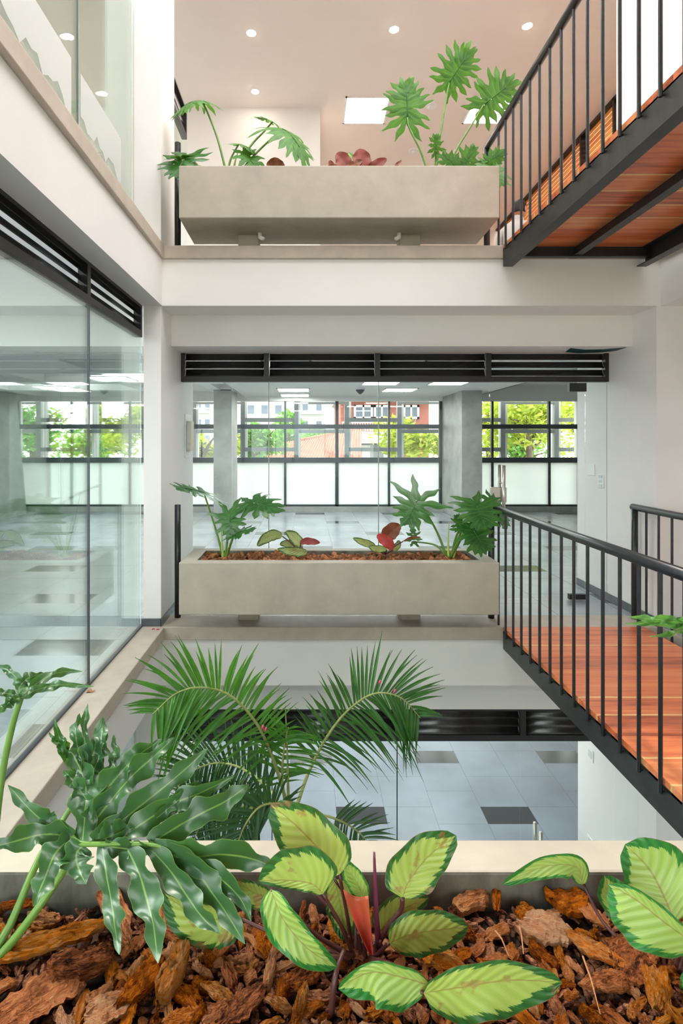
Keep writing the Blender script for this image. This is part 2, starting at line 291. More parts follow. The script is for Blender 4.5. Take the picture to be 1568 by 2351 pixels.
# ------------------------------------------------------------------ mesh builder
class MB:
    def __init__(s): s.v = []; s.f = []; s.uv = []; s.mi = []
    def add(s, vs, fs, uvs=None, mi=0):
        o = len(s.v); s.v += [tuple(p) for p in vs]
        s.uv += list(uvs) if uvs else [(0.0, 0.0)] * len(vs)
        s.f += [tuple(i + o for i in f) for f in fs]; s.mi += [mi] * len(fs)
        return s
    def box(s, x0, x1, y0, y1, z0, z1, mi=0):
        vs = [(x, y, z) for z in (z0, z1) for y in (y0, y1) for x in (x0, x1)]
        return s.add(vs, [(0, 2, 3, 1), (4, 5, 7, 6), (0, 1, 5, 4), (2, 6, 7, 3), (0, 4, 6, 2), (1, 3, 7, 5)], None, mi)
    def hexa(s, b, t):    # 4 bottom points, 4 top points, both counter-clockwise
        return s.add(list(b) + list(t), [(3, 2, 1, 0), (4, 5, 6, 7), (0, 1, 5, 4), (1, 2, 6, 5), (2, 3, 7, 6), (3, 0, 4, 7)])
    def tube(s, pts, r, n=10, cap=True):
        pts = [V(p) for p in pts]; k = len(pts)
        rs = r if isinstance(r, (list, tuple)) else [r] * k
        rings = []; ref = None
        for i, p in enumerate(pts):
            t = (pts[min(i + 1, k - 1)] - pts[max(i - 1, 0)]).normalized()
            if ref is None: ref = t.orthogonal().normalized()
            ref = (ref - t * ref.dot(t)); ref = ref.normalized() if ref.length > 1e-6 else t.orthogonal().normalized()
            b = t.cross(ref)
            rings.append([p + (ref * math.cos(a) + b * math.sin(a)) * rs[i] for a in [2 * math.pi * j / n for j in range(n)]])
        vs = [q for rg in rings for q in rg]; fs = []
        for i in range(k - 1):
            for j in range(n):
                fs.append((i * n + j, i * n + (j + 1) % n, (i + 1) * n + (j + 1) % n, (i + 1) * n + j))
        if cap: fs.append(tuple(range(n))[::-1]); fs.append(tuple((k - 1) * n + j for j in range(n)))
        return s.add(vs, fs, [(i / max(1, k - 1), .25) for i in range(k) for j in range(n)])
    def disc(s, c, r, axis='z', n=24, h=0.0, r2=None):
        r2 = r if r2 is None else r2
        c = V(c); d = {'x': V((1, 0, 0)), 'y': V((0, 1, 0)), 'z': V((0, 0, 1))}[axis]
        return s.tube([c, c + d * h], [r, r2], n)
    def grid(s, P, UV, flip=False):
        r, c = len(P), len(P[0]); fs = []
        for i in range(r - 1):
            for j in range(c - 1):
                q = (i * c + j, i * c + j + 1, (i + 1) * c + j + 1, (i + 1) * c + j)
                fs.append(q[::-1] if flip else q)
        return s.add([p for row in P for p in row], fs, [u for row in UV for u in row])
    def build(s, name, mat, parent=None, smooth=False, bevel=0.0, loc=None, solid=0.0):
        me = bpy.data.meshes.new(name)
        if loc is not None: vs = [(p[0] - loc[0], p[1] - loc[1], p[2] - loc[2]) for p in s.v]
        else: vs = s.v
        me.from_pydata(vs, [], s.f)
        ul = me.uv_layers.new(name='UVMap')
        buf = [0.0] * (2 * len(me.loops)); li = [0] * len(me.loops)
        me.loops.foreach_get('vertex_index', li)
        for k, vi in enumerate(li): buf[2 * k], buf[2 * k + 1] = s.uv[vi]
        ul.data.foreach_set('uv', buf)
        for mm in (mat if isinstance(mat, (list, tuple)) else [mat]): me.materials.append(MATS[mm])
        if len(me.materials) > 1:
            for p, i in zip(me.polygons, s.mi): p.material_index = i
        if smooth: me.polygons.foreach_set('use_smooth', [True] * len(me.polygons))
        me.update()
        o = bpy.data.objects.new(name, me); COL.objects.link(o)
        if loc is not None: o.location = loc
        if parent is not None:
            o.parent = parent
            bpy_w = world_of(parent)
            o.matrix_parent_inverse = bpy_w.inverted()
        if bevel:
            b = o.modifiers.new('bevel', 'BEVEL'); b.width = bevel; b.segments = 2; b.limit_method = 'ANGLE'
        if solid:
            b = o.modifiers.new('solid', 'SOLIDIFY'); b.thickness = solid; b.offset = -1
        return o
def world_of(o):
    m = Matrix.LocRotScale(o.location, o.rotation_euler, o.scale)
    return world_of(o.parent) @ o.matrix_parent_inverse @ m if o.parent else m
def tag(o, label, cat, group=None, kind=None):
    o['label'] = label; o['category'] = cat
    if group: o['group'] = group
    if kind: o['kind'] = kind
    return o
def thing(name, loc, label, cat, group=None):
    o = bpy.data.objects.new(name, None); COL.objects.link(o); o.location = loc; o.empty_display_size = .1
    return tag(o, label, cat, group)
def struct(name, mb, mat, label, cat, **kw):
    o = mb.build(name, mat, **kw); return tag(o, label, cat, kind='structure')
def struct_empty(name, loc, label, cat):
    o = thing(name, loc, label, cat); o['kind'] = 'structure'; return o
def smoothpath(pts, k):
    """Catmull-Rom resampling of tuples of any length to k+1 points"""
    P = [V(p) if len(p) in (2, 3, 4) else p for p in pts]
    if len(P) == 2: return [P[0].lerp(P[1], i / k) for i in range(k + 1)]
    P = [P[0] * 2 - P[1]] + P + [P[-1] * 2 - P[-2]]
    n = len(P) - 3; out = []
    for i in range(k + 1):
        t = i / k * n; j = min(int(t), n - 1); f = t - j
        a, b, c, d = P[j], P[j + 1], P[j + 2], P[j + 3]
        out.append(0.5 * ((2 * b) + (c - a) * f + (2 * a - 5 * b + 4 * c - d) * f * f + (3 * b - a - 3 * c + d) * f ** 3))
    return out
# =================================================================== THE SETTING
ZL = 4.263            # front of the far ledge
XL, XR = -1.146, 2.823
XG = -1.33            # plane of the left glass wall
# floors
m = MB()
m.box(-7, 7, 4.55, 11.6, -.10, -.0015); m.box(-7, -1.20, -2.4, 4.29, -.10, -.002); m.box(-1.20, 7, -2.4, 1.06, -.10, 0); m.box(2.86, 7, 1.06, 4.29, -.10, 0)
struct('floor', m, 'tile_mid', 'polished grey tiled floor of the middle storey around the light well', 'floor')
m = MB(); m.box(-7, 7, -2.4, 11.6, -STOREY - .1, -STOREY)
struct('floor', m, 'tile_low', 'blue grey tiled floor with dark inset slabs at the bottom of the light well', 'floor')
m = MB()
Z1 = STOREY
m.box(-7, 7, 4.55, 11.6, Z1 - .10, Z1 - .003); m.box(-7, -1.24, -2.4, 4.29, Z1 - .10, Z1 - .01); m.box(-1.24, 7, -2.4, 1.06, Z1 - .10, Z1 - .01); m.box(2.86, 7, 1.06, 4.29, Z1 - .10, Z1 - .01)
struct('floor', m, 'tile_up', 'tiled floor of the top storey seen edge-on behind the upper planter', 'floor')
# ceilings
ZC = 6.06
m = MB(); m.box(-7, 4.2, 4.75, 11.6, ZC, ZC + .12); m.box(-7, -1.42, -2.4, 4.75, ZC, ZC + .12); m.box(2.95, 4.2, -2.4, 4.75, ZC, ZC + .12); m.box(-1.42, 2.95, -2.4, .95, ZC, ZC + .12)
struct('ceiling', m, 'plaster_warm_lit', 'white ceiling of the top storey, warm light painted into its tint, with round downlights', 'ceiling')
m = MB(); m.box(-1.33, 3.55, 5.06, 11.45, 2.45, 2.56); m.box(3.55, 7, 5.06, 11.45, 2.70, 2.80); m.box(3.52, 3.55, 5.06, 11.45, 2.45, 2.8)
struct('ceiling', m, 'ceiling_paint', 'white ceiling of the room behind the middle glass wall', 'ceiling')
m = MB(); m.box(-7, -1.33, -2.4, 11.3, 2.66, 2.8)
for yy in (6.0, 7.3, 8.6, 9.9): m.box(-7, -1.36, yy - .11, yy + .11, 2.44, 2.66)
for xx in (-5.6, -4.3, -3.0, -1.7): m.box(xx - .1, xx + .1, 5.0, 11.0, 2.445, 2.66)
struct('ceiling', m, 'ceiling_paint', 'white coffered ceiling seen through the left glass wall', 'ceiling')
m = MB(); m.box(-7, 7, 5.05, 11.45, -.62, -.5); m.box(-7, -1.36, -2.4, 4.3, -.62, -.5)
struct('ceiling', m, 'ceiling_paint', 'ceiling of the bottom storey above the lower louvres', 'ceiling')
# ledges (concrete nosings round the light well, middle and top storey)
for i, z in enumerate((0, Z1)):
    nm = ('middle', 'upper')[i]
    m = MB(); m.box(XL - .2, XR + .2, ZL, 4.56, z - .105, z)
    struct('trim_1', m, 'ledge_concrete', f'far beige concrete ledge under the {nm} planter', 'ledge', bevel=.006)
    m = MB(); m.hexa([(XG - .05, .9, z - .105), (XL + .02, .9, z - .105), (XL, ZL, z - .105), (XG - .05, ZL, z - .105)], [(XG - .05, .9, z), (XL + .02, .9, z), (XL, ZL, z), (XG - .05, ZL, z)])
    struct('trim_2', m, 'ledge_concrete', f'beige concrete ledge along the foot of the left glass wall, {nm} storey', 'ledge', bevel=.006)
    m = MB(); m.box(XR, XR + .25, 1.09, ZL, z - .105, z - .001)
    struct('trim_3', m, 'ledge_concrete', f'beige concrete ledge right of the {nm} footbridge', 'ledge')
    m = MB(); m.box(XL, XR + .2, .8, 1.09, z - .105, z - .001)
    struct('trim_4', m, 'ledge_concrete', f'concrete ledge on the near side of the light well, {nm} storey', 'ledge')
# beams
for z, nm in ((Z1, 'above the middle glass wall'), (0, 'below the middle ledge')):
    m = MB(); m.box(-7, 7, 4.29, 4.614, z - .479, z - .101)
    struct('trim_5', m, 'plaster', f'long white beam {nm}', 'beam')
    m = MB(); m.box(XG, -1.17, .6, 4.29, z - .479, z - .104); m.box(XR + .03, 3.2, .6, 4.29, z - .479, z - .104); m.box(-1.17, XR + .03, .7, 1.07, z - .479, z - .104)
    struct('trim_6', m, 'plaster', f'white edge beams on the sides of the light well {nm}', 'beam')
m = MB(); m.box(-1.18, XR, 4.614, 5.06, 2.317, 2.60)
struct('trim_7', m, 'plaster', 'set back white lintel directly above the black louvre band', 'beam')
m = MB(); m.box(-7, -1.32, 4.614, 4.9, 2.317, 2.66)
struct('trim_7', m, 'plaster', 'grey green looking beam inside the left room behind the glass', 'beam')
m = MB(); m.box(-1.18, XR, 4.44, 5.06, -.748, -.47)
struct('trim_7', m, 'plaster', 'cream lintel above the lower louvre band', 'beam')
# pillars
def wallbox(name, label, mat, *boxes, **kw):
    m = MB()
    for b in boxes: m.box(*b)
    return struct(name, m, mat, label, kw.pop('cat', 'wall'), **kw)
wallbox('wall_left', 'white corner pillar left of the middle louvres, between two glass walls', 'plaster', (-1.321, -1.18, 4.293, 5.49, -.1, 2.62), (-1.321, -1.18, 4.614, 5.49, 2.58, 3.0))
wallbox('wall_left', 'white corner pillar left of the upper planter', 'plaster', (-1.396, -1.18, 4.29, 4.72, Z1 - .1, ZC + .05))
wallbox('wall_left', 'white pillar beside the palm on the bottom storey', 'plaster', (-1.40, -1.18, 4.293, 5.49, -STOREY, -.45))
wallbox('wall_right', 'white wall right of the glass door, with switches', 'plaster', (XR, 3.6, 4.293, 5.55, -.1, 2.9))
wallbox('wall_right', 'white pillar behind the upper footbridge railing', 'white_paint', (XR, 3.05, 4.29, 4.85, Z1 - .1, ZC + .05))
wallbox('wall_right', 'pale green white wall right of the lower glass door', 'plaster', (XR, 3.6, 4.293, 5.54, -STOREY, -.45))
wallbox('wall_right', 'white outer wall on the right of the light well', 'plaster', (3.2, 3.3, -2.4, 4.3, -STOREY, ZC))
wallbox('wall_right', 'outer wall at the far right end of the storeys', 'plaster', (7, 7.1, -2.4, 11.7, -STOREY, ZC))
wallbox('wall_left', 'outer wall at the far left end of the storeys', 'plaster', (-7.1, -7, -2.4, 11.7, -STOREY, ZC))
wallbox('wall_near', 'white wall bands round the added windows behind the photographer', 'plaster', (-7, 7, -2.5, -2.4, -STOREY, -2.2), (-7, 7, -2.5, -2.4, -.5, .6), (-7, 7, -2.5, -2.4, 2.3, 3.3), (-7, 7, -2.5, -2.4, 3.95, ZC), (-7, -6.2, -2.5, -2.4, -2.2, 5.7), (3.2, 7, -2.5, -2.4, -2.2, 5.7))
for k, (za, zb, l) in enumerate(((-2.2, -.5, 'bottom'), (.6, 2.3, 'middle'), (3.3, 3.95, 'top'))):  # unseen windows, added to light leaves and walls from the front
    w = struct_empty(f'window_{51 + k}', (-1.5, -2.45, za), f'wide added fill light window behind the photographer, {l} storey', 'window')
    f = MB()
    for q in range(9): x = -6.2 + 9.4 * q / 8; f.box(x - .025, x + .025, -2.48, -2.42, za, zb)
    f.box(-6.2, 3.2, -2.48, -2.42, za, za + .05); f.box(-6.2, 3.2, -2.48, -2.42, zb - .05, zb); f.build('frame', 'frame_grey', w)
    MB().box(-6.2, 3.2, -2.455, -2.447, za, zb).build('pane', 'window_glass', w)
wallbox('wall_far', 'white wall band above the facade windows', 'plaster', (-7, 7, 11.5, 11.62, 2.40, ZC), (-7, 7, 11.35, 11.5, 2.36, 3.0), (-7, 7, 11.42, 11.62, -.6, .0))
wallbox('wall_far', 'white boxed-out wall behind the left upper philodendron', 'plaster', (-1.75, .18, 7.27, 9.5, Z1 - .02, ZC + .02))
m = MB(); m.hexa([(-5.97, 8.4, 0), (-5.80, 8.4, 0), (-5.80, 11.0, 0), (-5.97, 11.0, 0)], [(-6.2, 8.4, 2.66), (-6.02, 8.4, 2.66), (-6.02, 11.0, 2.66), (-6.2, 11.0, 2.66)])
struct('wall_left', m, 'grey_concrete', 'leaning raw concrete wall at the left edge behind the glass', 'wall')
m = MB(); m.box(-1.725, -1.39, 9.79, 10.59, 0, 2.46)
struct('wall_far', m, 'grey_concrete', 'square raw concrete column in front of the left facade windows', 'column', bevel=.006)
m = MB(); m.box(2.895, 3.28, 9.95, 11.45, 0, 2.71)
struct('wall_far', m, 'grey_concrete', 'deep raw concrete column beside the glass door view', 'column', bevel=.006)
# upper right clerestory wall
wallbox('wall_right', 'wall under the clerestory window strip of the top storey', 'plaster_warm_lit', (4.09, 4.2, 4.29, 11.6, Z1 - .05, 5.2))
wallbox('wall_near', 'partition on the right of the upper stair side', 'plaster_warm_lit', (3.05, 4.2, 4.25, 4.33, Z1 - .05, ZC))
# skirtings
wallbox('baseboard_left', 'dark tile skirting at the foot of the left pillar', 'skirting_tile', (-1.335, -1.176, 4.278, 4.29, 0, .062), (-1.18, -1.168, 4.278, 5.49, 0, .062), cat='skirting')
wallbox('baseboard_right', 'dark tile skirting along the wall right of the glass door', 'skirting_tile', (XR - .012, XR, 4.278, 5.55, 0, .07), (XR - .012, 3.2, 4.278, 4.29, 0, .07), cat='skirting')
wallbox('baseboard_far', 'grey tiled plinth under the facade windows', 'grey_concrete', (-6.2, 5.8, 11.32, 11.5, 0, .105), cat='skirting')
m = MB()
m.add([(2.33, 4.70, 2.3145), (2.50, 4.78, 2.3145), (2.66, 4.76, 2.3145), (2.80, 4.66, 2.3145), (2.81, 4.82, 2.3145), (2.70, 4.93, 2.3145), (2.52, 4.96, 2.3145), (2.38, 4.90, 2.3145)], [(7, 6, 5, 4, 3, 2, 1, 0)])
struct('ceiling_hole', m, 'membrane', 'torn opening showing dark teal membrane in the soffit above the right louvres', 'hole', solid=.004)

# ------------------------------------------------------------------ facade windows: one window per bay
MX = [-6.2, -5.05, -3.8, -2.69, -1.58, -.47, .64, 1.758, 2.867, 3.977, 5.2, 5.8]
YF = 11.42
for i in range(len(MX) - 1):
    a, b = MX[i], MX[i + 1]; thick = .034 if i in (6, 8) else .022
    nm = ('at the far left', 'second from the left', 'third from the left', 'left of the square column', 'behind the square column', 'right of the square column', 'showing the tiled roof', 'showing the brick house', 'beside the deep column', 'seen through the glass door', 'rightmost')[i]
    zt = 2.40 if b < 3.5 else 2.70
    w = struct_empty(f'window_{i + 1}', ((a + b) / 2, YF, .1), f'facade window bay {nm}, frosted below and clear above', 'window')
    f = MB()
    f.box(a - thick, a + thick, YF - .03, YF + .05, .105, zt)
    f.box(a, b, YF - .035, YF + .055, 1.045, 1.155); f.box(a, b, YF - .035, YF + .055, 1.77, 1.865)
    f.box(a, b, YF - .03, YF + .05, .105, .145); f.box(a, b, YF - .03, YF + .05, zt - .03, zt + .02)
    f.build('frame', 'frame_grey', w)
    MB().box(a, b, YF + .005, YF + .012, .145, 1.05).build('frosted_pane', 'frosted_glass', w)
    MB().box(a, b, YF + .005, YF + .012, 1.15, zt).build('clear_pane', 'window_glass', w)
    # bottom storey bay (out of view; its light falls on the lower floor)
    w2 = struct_empty(f'window_{i + 21}', ((a + b) / 2, YF, -STOREY), f'bottom storey facade window below the bay {nm}', 'window')
    f = MB(); f.box(a - .03, a + .03, YF - .03, YF + .05, -STOREY, -.62); f.box(a, b, YF - .03, YF + .05, -2.0, -1.9); f.build('frame', 'frame_grey', w2)
    MB().box(a, b, YF + .005, YF + .012, -STOREY, -.62).build('pane', 'window_glass', w2)
wallbox('wall_far', 'short wall closing the facade on the right', 'plaster', (5.8, 7, 11.36, 11.55, -STOREY, 2.75))
wallbox('wall_far', 'short wall closing the facade on the left', 'plaster', (-7, -6.2, 11.36, 11.55, -STOREY, 2.75))
# light grey sun-shade frames standing in front of the facade
YS = 12.0
def sx(px): return (px - CX) / FOC * YS
def sz(py): return EYE + (CY - py) / FOC * YS
bays = [(38, 88), (88, 206), (206, 330), (330, 445), (445, 557), (557, 680), (680, 796), (796, 917), (917, 1030), (1030, 1155), (1155, 1278), (1278, 1390)]
for k, (pa, pb) in enumerate(bays):
    t = thing('sunshade_frame', (sx((pa + pb) / 2), YS, 0), f'light grey metal sunshade frame outside the windows, number {"one two three four five six seven eight nine ten eleven twelve".split()[k]} from the left', 'sunshade', 'sunshade frames outside the facade')
    m = MB(); m.box(sx(pa) - .05, sx(pa) + .05, YS, YS + .10, .2, 3.2); m.build('post', 'alu_grey', t)
    low = k % 2 == 0
    rows = ((990, 9), (925, 5)) if low else ((964, 9), (1032, 9), (905, 5))
    for py, h in rows:
        z = sz(py); hh = h / FOC * YS * .5
        MB().box(sx(pa) + .05, sx(pb) - .05, YS + .01, YS + .09, z - hh, z + hh).build('crossbar', 'alu_grey', t)
    MB().box(sx(pa) + .05, sx(pa) + .10, YS + .015, YS + .085, .2, 3.2).build('jamb', 'white_paint', t)
for px0, px1 in ((89, 104), (209, 221), (1151, 1162), (1268, 1283)):
    m = MB(); m.box(sx(px0) * 1.02, sx(px1) * 1.02, 12.24, 12.42, -3, 3.4)
    tag(m.build('facade_post', 'facade_white'), {89: 'broad white post outside the leftmost facade windows', 209: 'white post outside the windows beside the left glass joint', 1151: 'narrow white post left of the yellow tree', 1268: 'broad white post right of the yellow tree'}[px0], 'post')

# ------------------------------------------------------------------ frameless glass
def pane(name, label, box, mat='clear_glass', extra=None):
    m = MB(); m.box(*box)
    return struct(name, m, mat, label, 'glass pane')
GY = 5.0
jx = [-1.18, -.36, .672, 1.72]
pane('window_41', 'leftmost pane of the middle glass wall, above the left philodendron', (jx[0], jx[1] - .002, GY, GY + .01, 0, 2.06))
pane('window_42', 'second pane of the middle glass wall, behind the planter middle', (jx[1] + .002, jx[2] - .002, GY, GY + .01, 0, 2.06))
pane('window_43', 'third pane of the middle glass wall, left of the glass door', (jx[2] + .002, jx[3] - .003, GY, GY + .01, 0, 2.06))
pane('window_44', 'narrow sidelight pane between the glass door and the right wall', (2.625, XR, GY, GY + .01, 0, 2.06))
for a, b, l in ((-1.18, -.30, 'leftmost, behind the palm'), (-.296, .764, 'behind the palm crown'), (.768, 1.81, 'in the middle'), (2.62, XR, 'beside the lower right wall')):
    pane('window_45', f'pane of the bottom storey glass wall, {l}', (a, b, 4.52, 4.53, -STOREY, -1.0))
yj = [.8, 2.2, 3.245, 4.29]
for k, l in enumerate(('nearest the planter', 'second from the corner', 'next to the corner pillar')):
    pane('window_46', f'tall left glass wall pane of the middle storey, {l}', (XG - .01, XG, yj[k] + .002, yj[k + 1] - .002, 0, 2.33), 'shade_glass')
    pane('window_47', f'upper left glass wall pane of the top storey, {l}', (-1.406, -1.396, yj[k] + .002, yj[k + 1] - .002, Z1, ZC), 'shade_glass')
    pane('window_48', f'left glass wall pane of the bottom storey, {l}', (XG - .06, XG - .05, yj[k] + .002, yj[k + 1] - .002, -STOREY, -.48), 'shade_glass')
pane('window_49', 'glass pane at the left end of the top storey behind the pillar', (-1.45, -1.44, 4.73, 6.4, Z1, 5.1))
m = MB(); m.box(XG - .018, XG + .006, .8, 4.29, 0, .014)
struct('trim_8', m, 'frame_grey', 'dark metal channel holding the foot of the left glass wall', 'channel')
for k, (x, l) in enumerate(((jx[1], 'left'), (jx[2], 'middle'))):
    m = MB(); m.box(x - .004, x + .004, GY - .002, GY + .012, 0, 2.05); struct('trim_9', m, 'glass_edge', f'thin {l} glass joint of the middle glass wall', 'joint')
m = MB(); m.box(XG - .012, XG + .002, 3.241, 3.249, 0, 2.33); struct('trim_9', m, 'frame_grey', 'thin dark vertical joint of the left glass wall', 'joint')
m = MB(); m.box(-1.408, -1.394, 3.242, 3.248, Z1, ZC); struct('trim_9', m, 'glass_edge', 'thin vertical joint of the upper left glass wall', 'joint')
for x, l in ((-.298, 'left'), (.766, 'middle')):
    m = MB(); m.box(x - .004, x + .004, 4.518, 4.532, -STOREY, -1.0); struct('trim_9', m, 'frame_grey', f'thin {l} glass joint of the bottom glass wall', 'joint')
for k, (ya, yb, l) in enumerate(((2.35, 3.14, 'left of the upper glass joint'), (3.27, 3.98, 'right of the upper glass joint'))):
    m = MB(); P = []
    for i in range(15):
        y = ya + (yb - ya) * i / 14; rag = .03 * math.sin(i * 1.3 + k) + .02 * math.sin(i * 2.9) - (.05 if i > 12 else 0)
        P.append([V((-1.3945, y, Z1 + .40 + rag)), V((-1.394, y, Z1 + .58)), V((-1.3945, y, Z1 + .69))])
    m.grid(P, [[(0, 0)] * 3] * 15)
    host = [o for o in COL.objects if o.name.startswith('window_47') and ('second from' if k == 0 else 'next to') in o['label']][0]
    o = m.build('protective_film', 'film', host, solid=.001); o['label'] = f'torn white protective film {l}'
# glass doors
def glass_door(idx, x0, x1, y, z0, z1, label, hx):
    d = struct_empty(f'door_{idx}', (x0, y, z0), label, 'door')
    MB().box(x0 + .004, x1 - .004, y, y + .01, z0 + .008, z1).build('leaf', 'clear_glass', d)
    MB().box(x1 - .16, x1, y - .016, y + .026, z0 + .008, z0 + .055).build('bottom_patch', 'black_metal', d)
    MB().box(x1 - .16, x1, y - .016, y + .026, z1 - .07, z1 + .01).build('top_patch', 'black_metal', d)
    for dy in (-.055, .06):
        h = MB(); h.tube([(hx, y + dy, z0 + .68), (hx, y + dy, z0 + 1.27)], .016, 12)
        for zz in (.86, 1.1): h.tube([(hx, y, z0 + zz), (hx, y + dy, z0 + zz)], .008, 8)
        h.build('handle', 'steel', d, smooth=True)
    MB().box(x0 + .004, x0 + .15, y - .018, y + .028, z0 + .92, z0 + 1.06).build('lock_plate', 'steel', d, bevel=.004)
    return d
glass_door(1, 1.722, 2.622, GY, 0, 2.03, 'frameless glass door with bar handle beyond the middle footbridge', 1.83)
glass_door(2, 1.816, 2.61, 4.52, -STOREY, -1.02, 'frameless glass door with bar handle on the bottom storey', 1.965)
# louvre bands
def louvre(label, p0, p1, n_or_joints, z0, z1, nrm, slats=3, rail=.05, depth=.06, openbay=False):
    """black steel frame of bays with tilted slats between p0 and p1 (xy)"""
    p0, p1 = V((*p0, 0)), V((*p1, 0)); L = (p1 - p0).length; u = (p1 - p0) / L; w = V((*nrm, 0))
    t = thing('louvre_band', (p0.x, p0.y, z0), label, 'louvre')
    def bx(mb, a, b, o0, o1, za, zb):
        q = [p0 + u * a + w * o0, p0 + u * b + w * o0, p0 + u * b + w * o1, p0 + u * a + w * o1]
        mb.hexa([(c.x, c.y, za) for c in q], [(c.x, c.y, zb) for c in q])
    f = MB(); bx(f, 0, L, 0, depth, z0, z0 + rail); bx(f, 0, L, 0, depth, z1 - .022, z1)
    J = n_or_joints
    for k, j in enumerate(J): bx(f, max(0, j - .024), min(L, j + .024), 0, depth, z0 + rail, z1 - .022)
    f.build('frame', 'black_metal', t)
    H = (z1 - .022 - z0 - rail)
    for a, b in zip(J[:-1], J[1:]):
        for s in range(slats):
            zc = z0 + rail + H * (s + .5) / slats; hh = H / slats * (.40 if (openbay and b == J[-1]) else .475)
            mb = MB(); P = []
            for i in range(6):
                f_ = i / 5; zz = zc - hh + 2 * hh * f_; off = .012 + .036 * f_ + .010 * math.sin(math.pi * f_)
                c0 = p0 + u * (a + .027) + w * off; c1 = p0 + u * (b - .027) + w * off
                P.append([(c0.x, c0.y, zz), (c1.x, c1.y, zz)])
            mb.grid(P, [[(0, 0)] * 2] * 6); mb.build('slat', 'slat_metal', t, solid=.003, smooth=True)
    return t
louvre('black louvre band above the middle glass wall', (-1.18, 4.97), (XR, 4.97), [.01, .80, 1.84, 2.88, XR + 1.17], 2.05, 2.346, (0, 1), openbay=True)
louvre('black louvre band above the bottom storey glass wall, behind the palm', (-1.15, 4.45), (XR, 4.45), [.01, .88, 1.92, 2.96, XR + 1.14], -1.02, -.748, (0, 1))
louvre('black louvre band above the left glass wall', (XG, .8), (XG, 4.29), [.01, 1.4, 2.445, 3.48], 2.33, 2.586, (-1, 0))
louvre('small black louvre high on the left behind the upper planter', (-1.44, 4.74), (-1.44, 6.37), [.01, .8, 1.62], 5.11, 5.45, (-1, 0))

# ------------------------------------------------------------------ footbridges
BX0, BX1 = 1.572, 2.72
def footbridge(z, lab):
    t = thing('footbridge', ((BX0 + BX1) / 2, 4.2, z), f'{lab} timber footbridge on black steel beams', 'footbridge')
    y1, y0 = 4.262, 1.1
    n = 16; step = (y1 - y0) / n; k = 0
    for i in range(n):
        wv = step * (1 if i % 3 else 1)
        m = MB(); m.box(BX0 + .001, BX1 - .02, y1 - (i + 1) * step + .0015, y1 - i * step - .0005, z - .028, z + .004)
        c = (0, y1 - (i + .5) * step, z)
        m.build('deck_plank', 'deck_wood', t, loc=c, bevel=.0015)
    def chan(x, flange, zt, zb, name='stringer'):
        m = MB(); m.box(min(x, x + .008 * flange), max(x, x + .008 * flange), y0, y1, zb, zt)
        m.box(min(x, x + .075 * flange), max(x, x + .075 * flange), y0, y1, zb - .008, zb)
        m.box(min(x, x + .06 * flange), max(x, x + .06 * flange), y0, y1, zt - .008, zt)
        m.build(name, 'beam_steel', t)
    chan(BX0, 1, z - .030, z - .165); chan(BX1, -1, z - .030, z - .165)
    m = MB(); m.box(2.13, 2.137, y0, y1, z - .10, z - .03); m.box(2.10, 2.165, y0, y1, z - .108, z - .10); m.build('joist', 'beam_steel', t)
    m = MB(); m.box(BX0 + .01, BX1 - .01, y1 - .045, y1 - .037, z - .112, z - .03); m.box(BX0 + .01, BX1 - .01, y1 - .085, y1 - .037, z - .118, z - .110); m.build('end_beam', 'beam_steel', t)
    for yy in [4.316 - .152 * i for i in range(21)]:
        if yy < y0 + .05: break
        m = MB(); m.box(BX0 - .002, BX0 + .03, yy - .05, yy + .01, z - .032, z - .0285); m.build('deck_clip', 'beam_steel', t)
    return t
footbridge(0, 'middle'); footbridge(Z1, 'upper')
def railing(x, z, ypost, h, lab, off):
    t = thing('railing', (x, ypost, z), lab, 'railing')
    r = .0275
    MB().tube([(x, ypost, z), (x, ypost, z + h - .028)], .026, 16).build('post', 'rail_metal', t, smooth=True)
    MB().tube([(x, ypost + .026, z + h - .028), (x, 1.15, z + h - .028)], r, 18).build('handrail', 'rail_metal', t, smooth=True)
    for i in range(21):
        yy = 4.316 - .152 * i
        if yy < 1.2: break
        m = MB(); m.tube([(x, yy, z - (.06 if i else 0)), (x, yy, z + h - .04)], .0092, 10)
        if i: m.box(min(x, x + off), max(x, x + off), yy - .004, yy + .004, z - .055, z - .047)
        m.build('baluster', 'rail_metal', t, smooth=False)
    MB().tube([(x, 1.15, z - .02), (x, 1.15, z + h - .03)], .026, 12).build('post', 'rail_metal', t, smooth=True)
    return t
railing(1.556, 0, 4.49, .965, 'dark grey railing on the left side of the middle footbridge', .02)
railing(2.755, 0, 4.47, .965, 'dark grey railing on the right side of the middle footbridge', -.03)
railing(1.556, Z1, 4.6, 1.0, 'dark grey railing on the left side of the upper footbridge', .02)
railing(2.755, Z1, 4.47, .965, 'dark grey railing on the right side of the upper footbridge', -.03)
for z, l in ((0, 'middle'), (Z1, 'upper')):
    m = MB(); m.tube([(-1.097, 4.507, z), (-1.097, 4.507, z + .955)], .0265, 18)
    tag(m.build('guard_post', 'rail_metal', smooth=True), f'dark round guard post at the left end of the {l} planter', 'post')

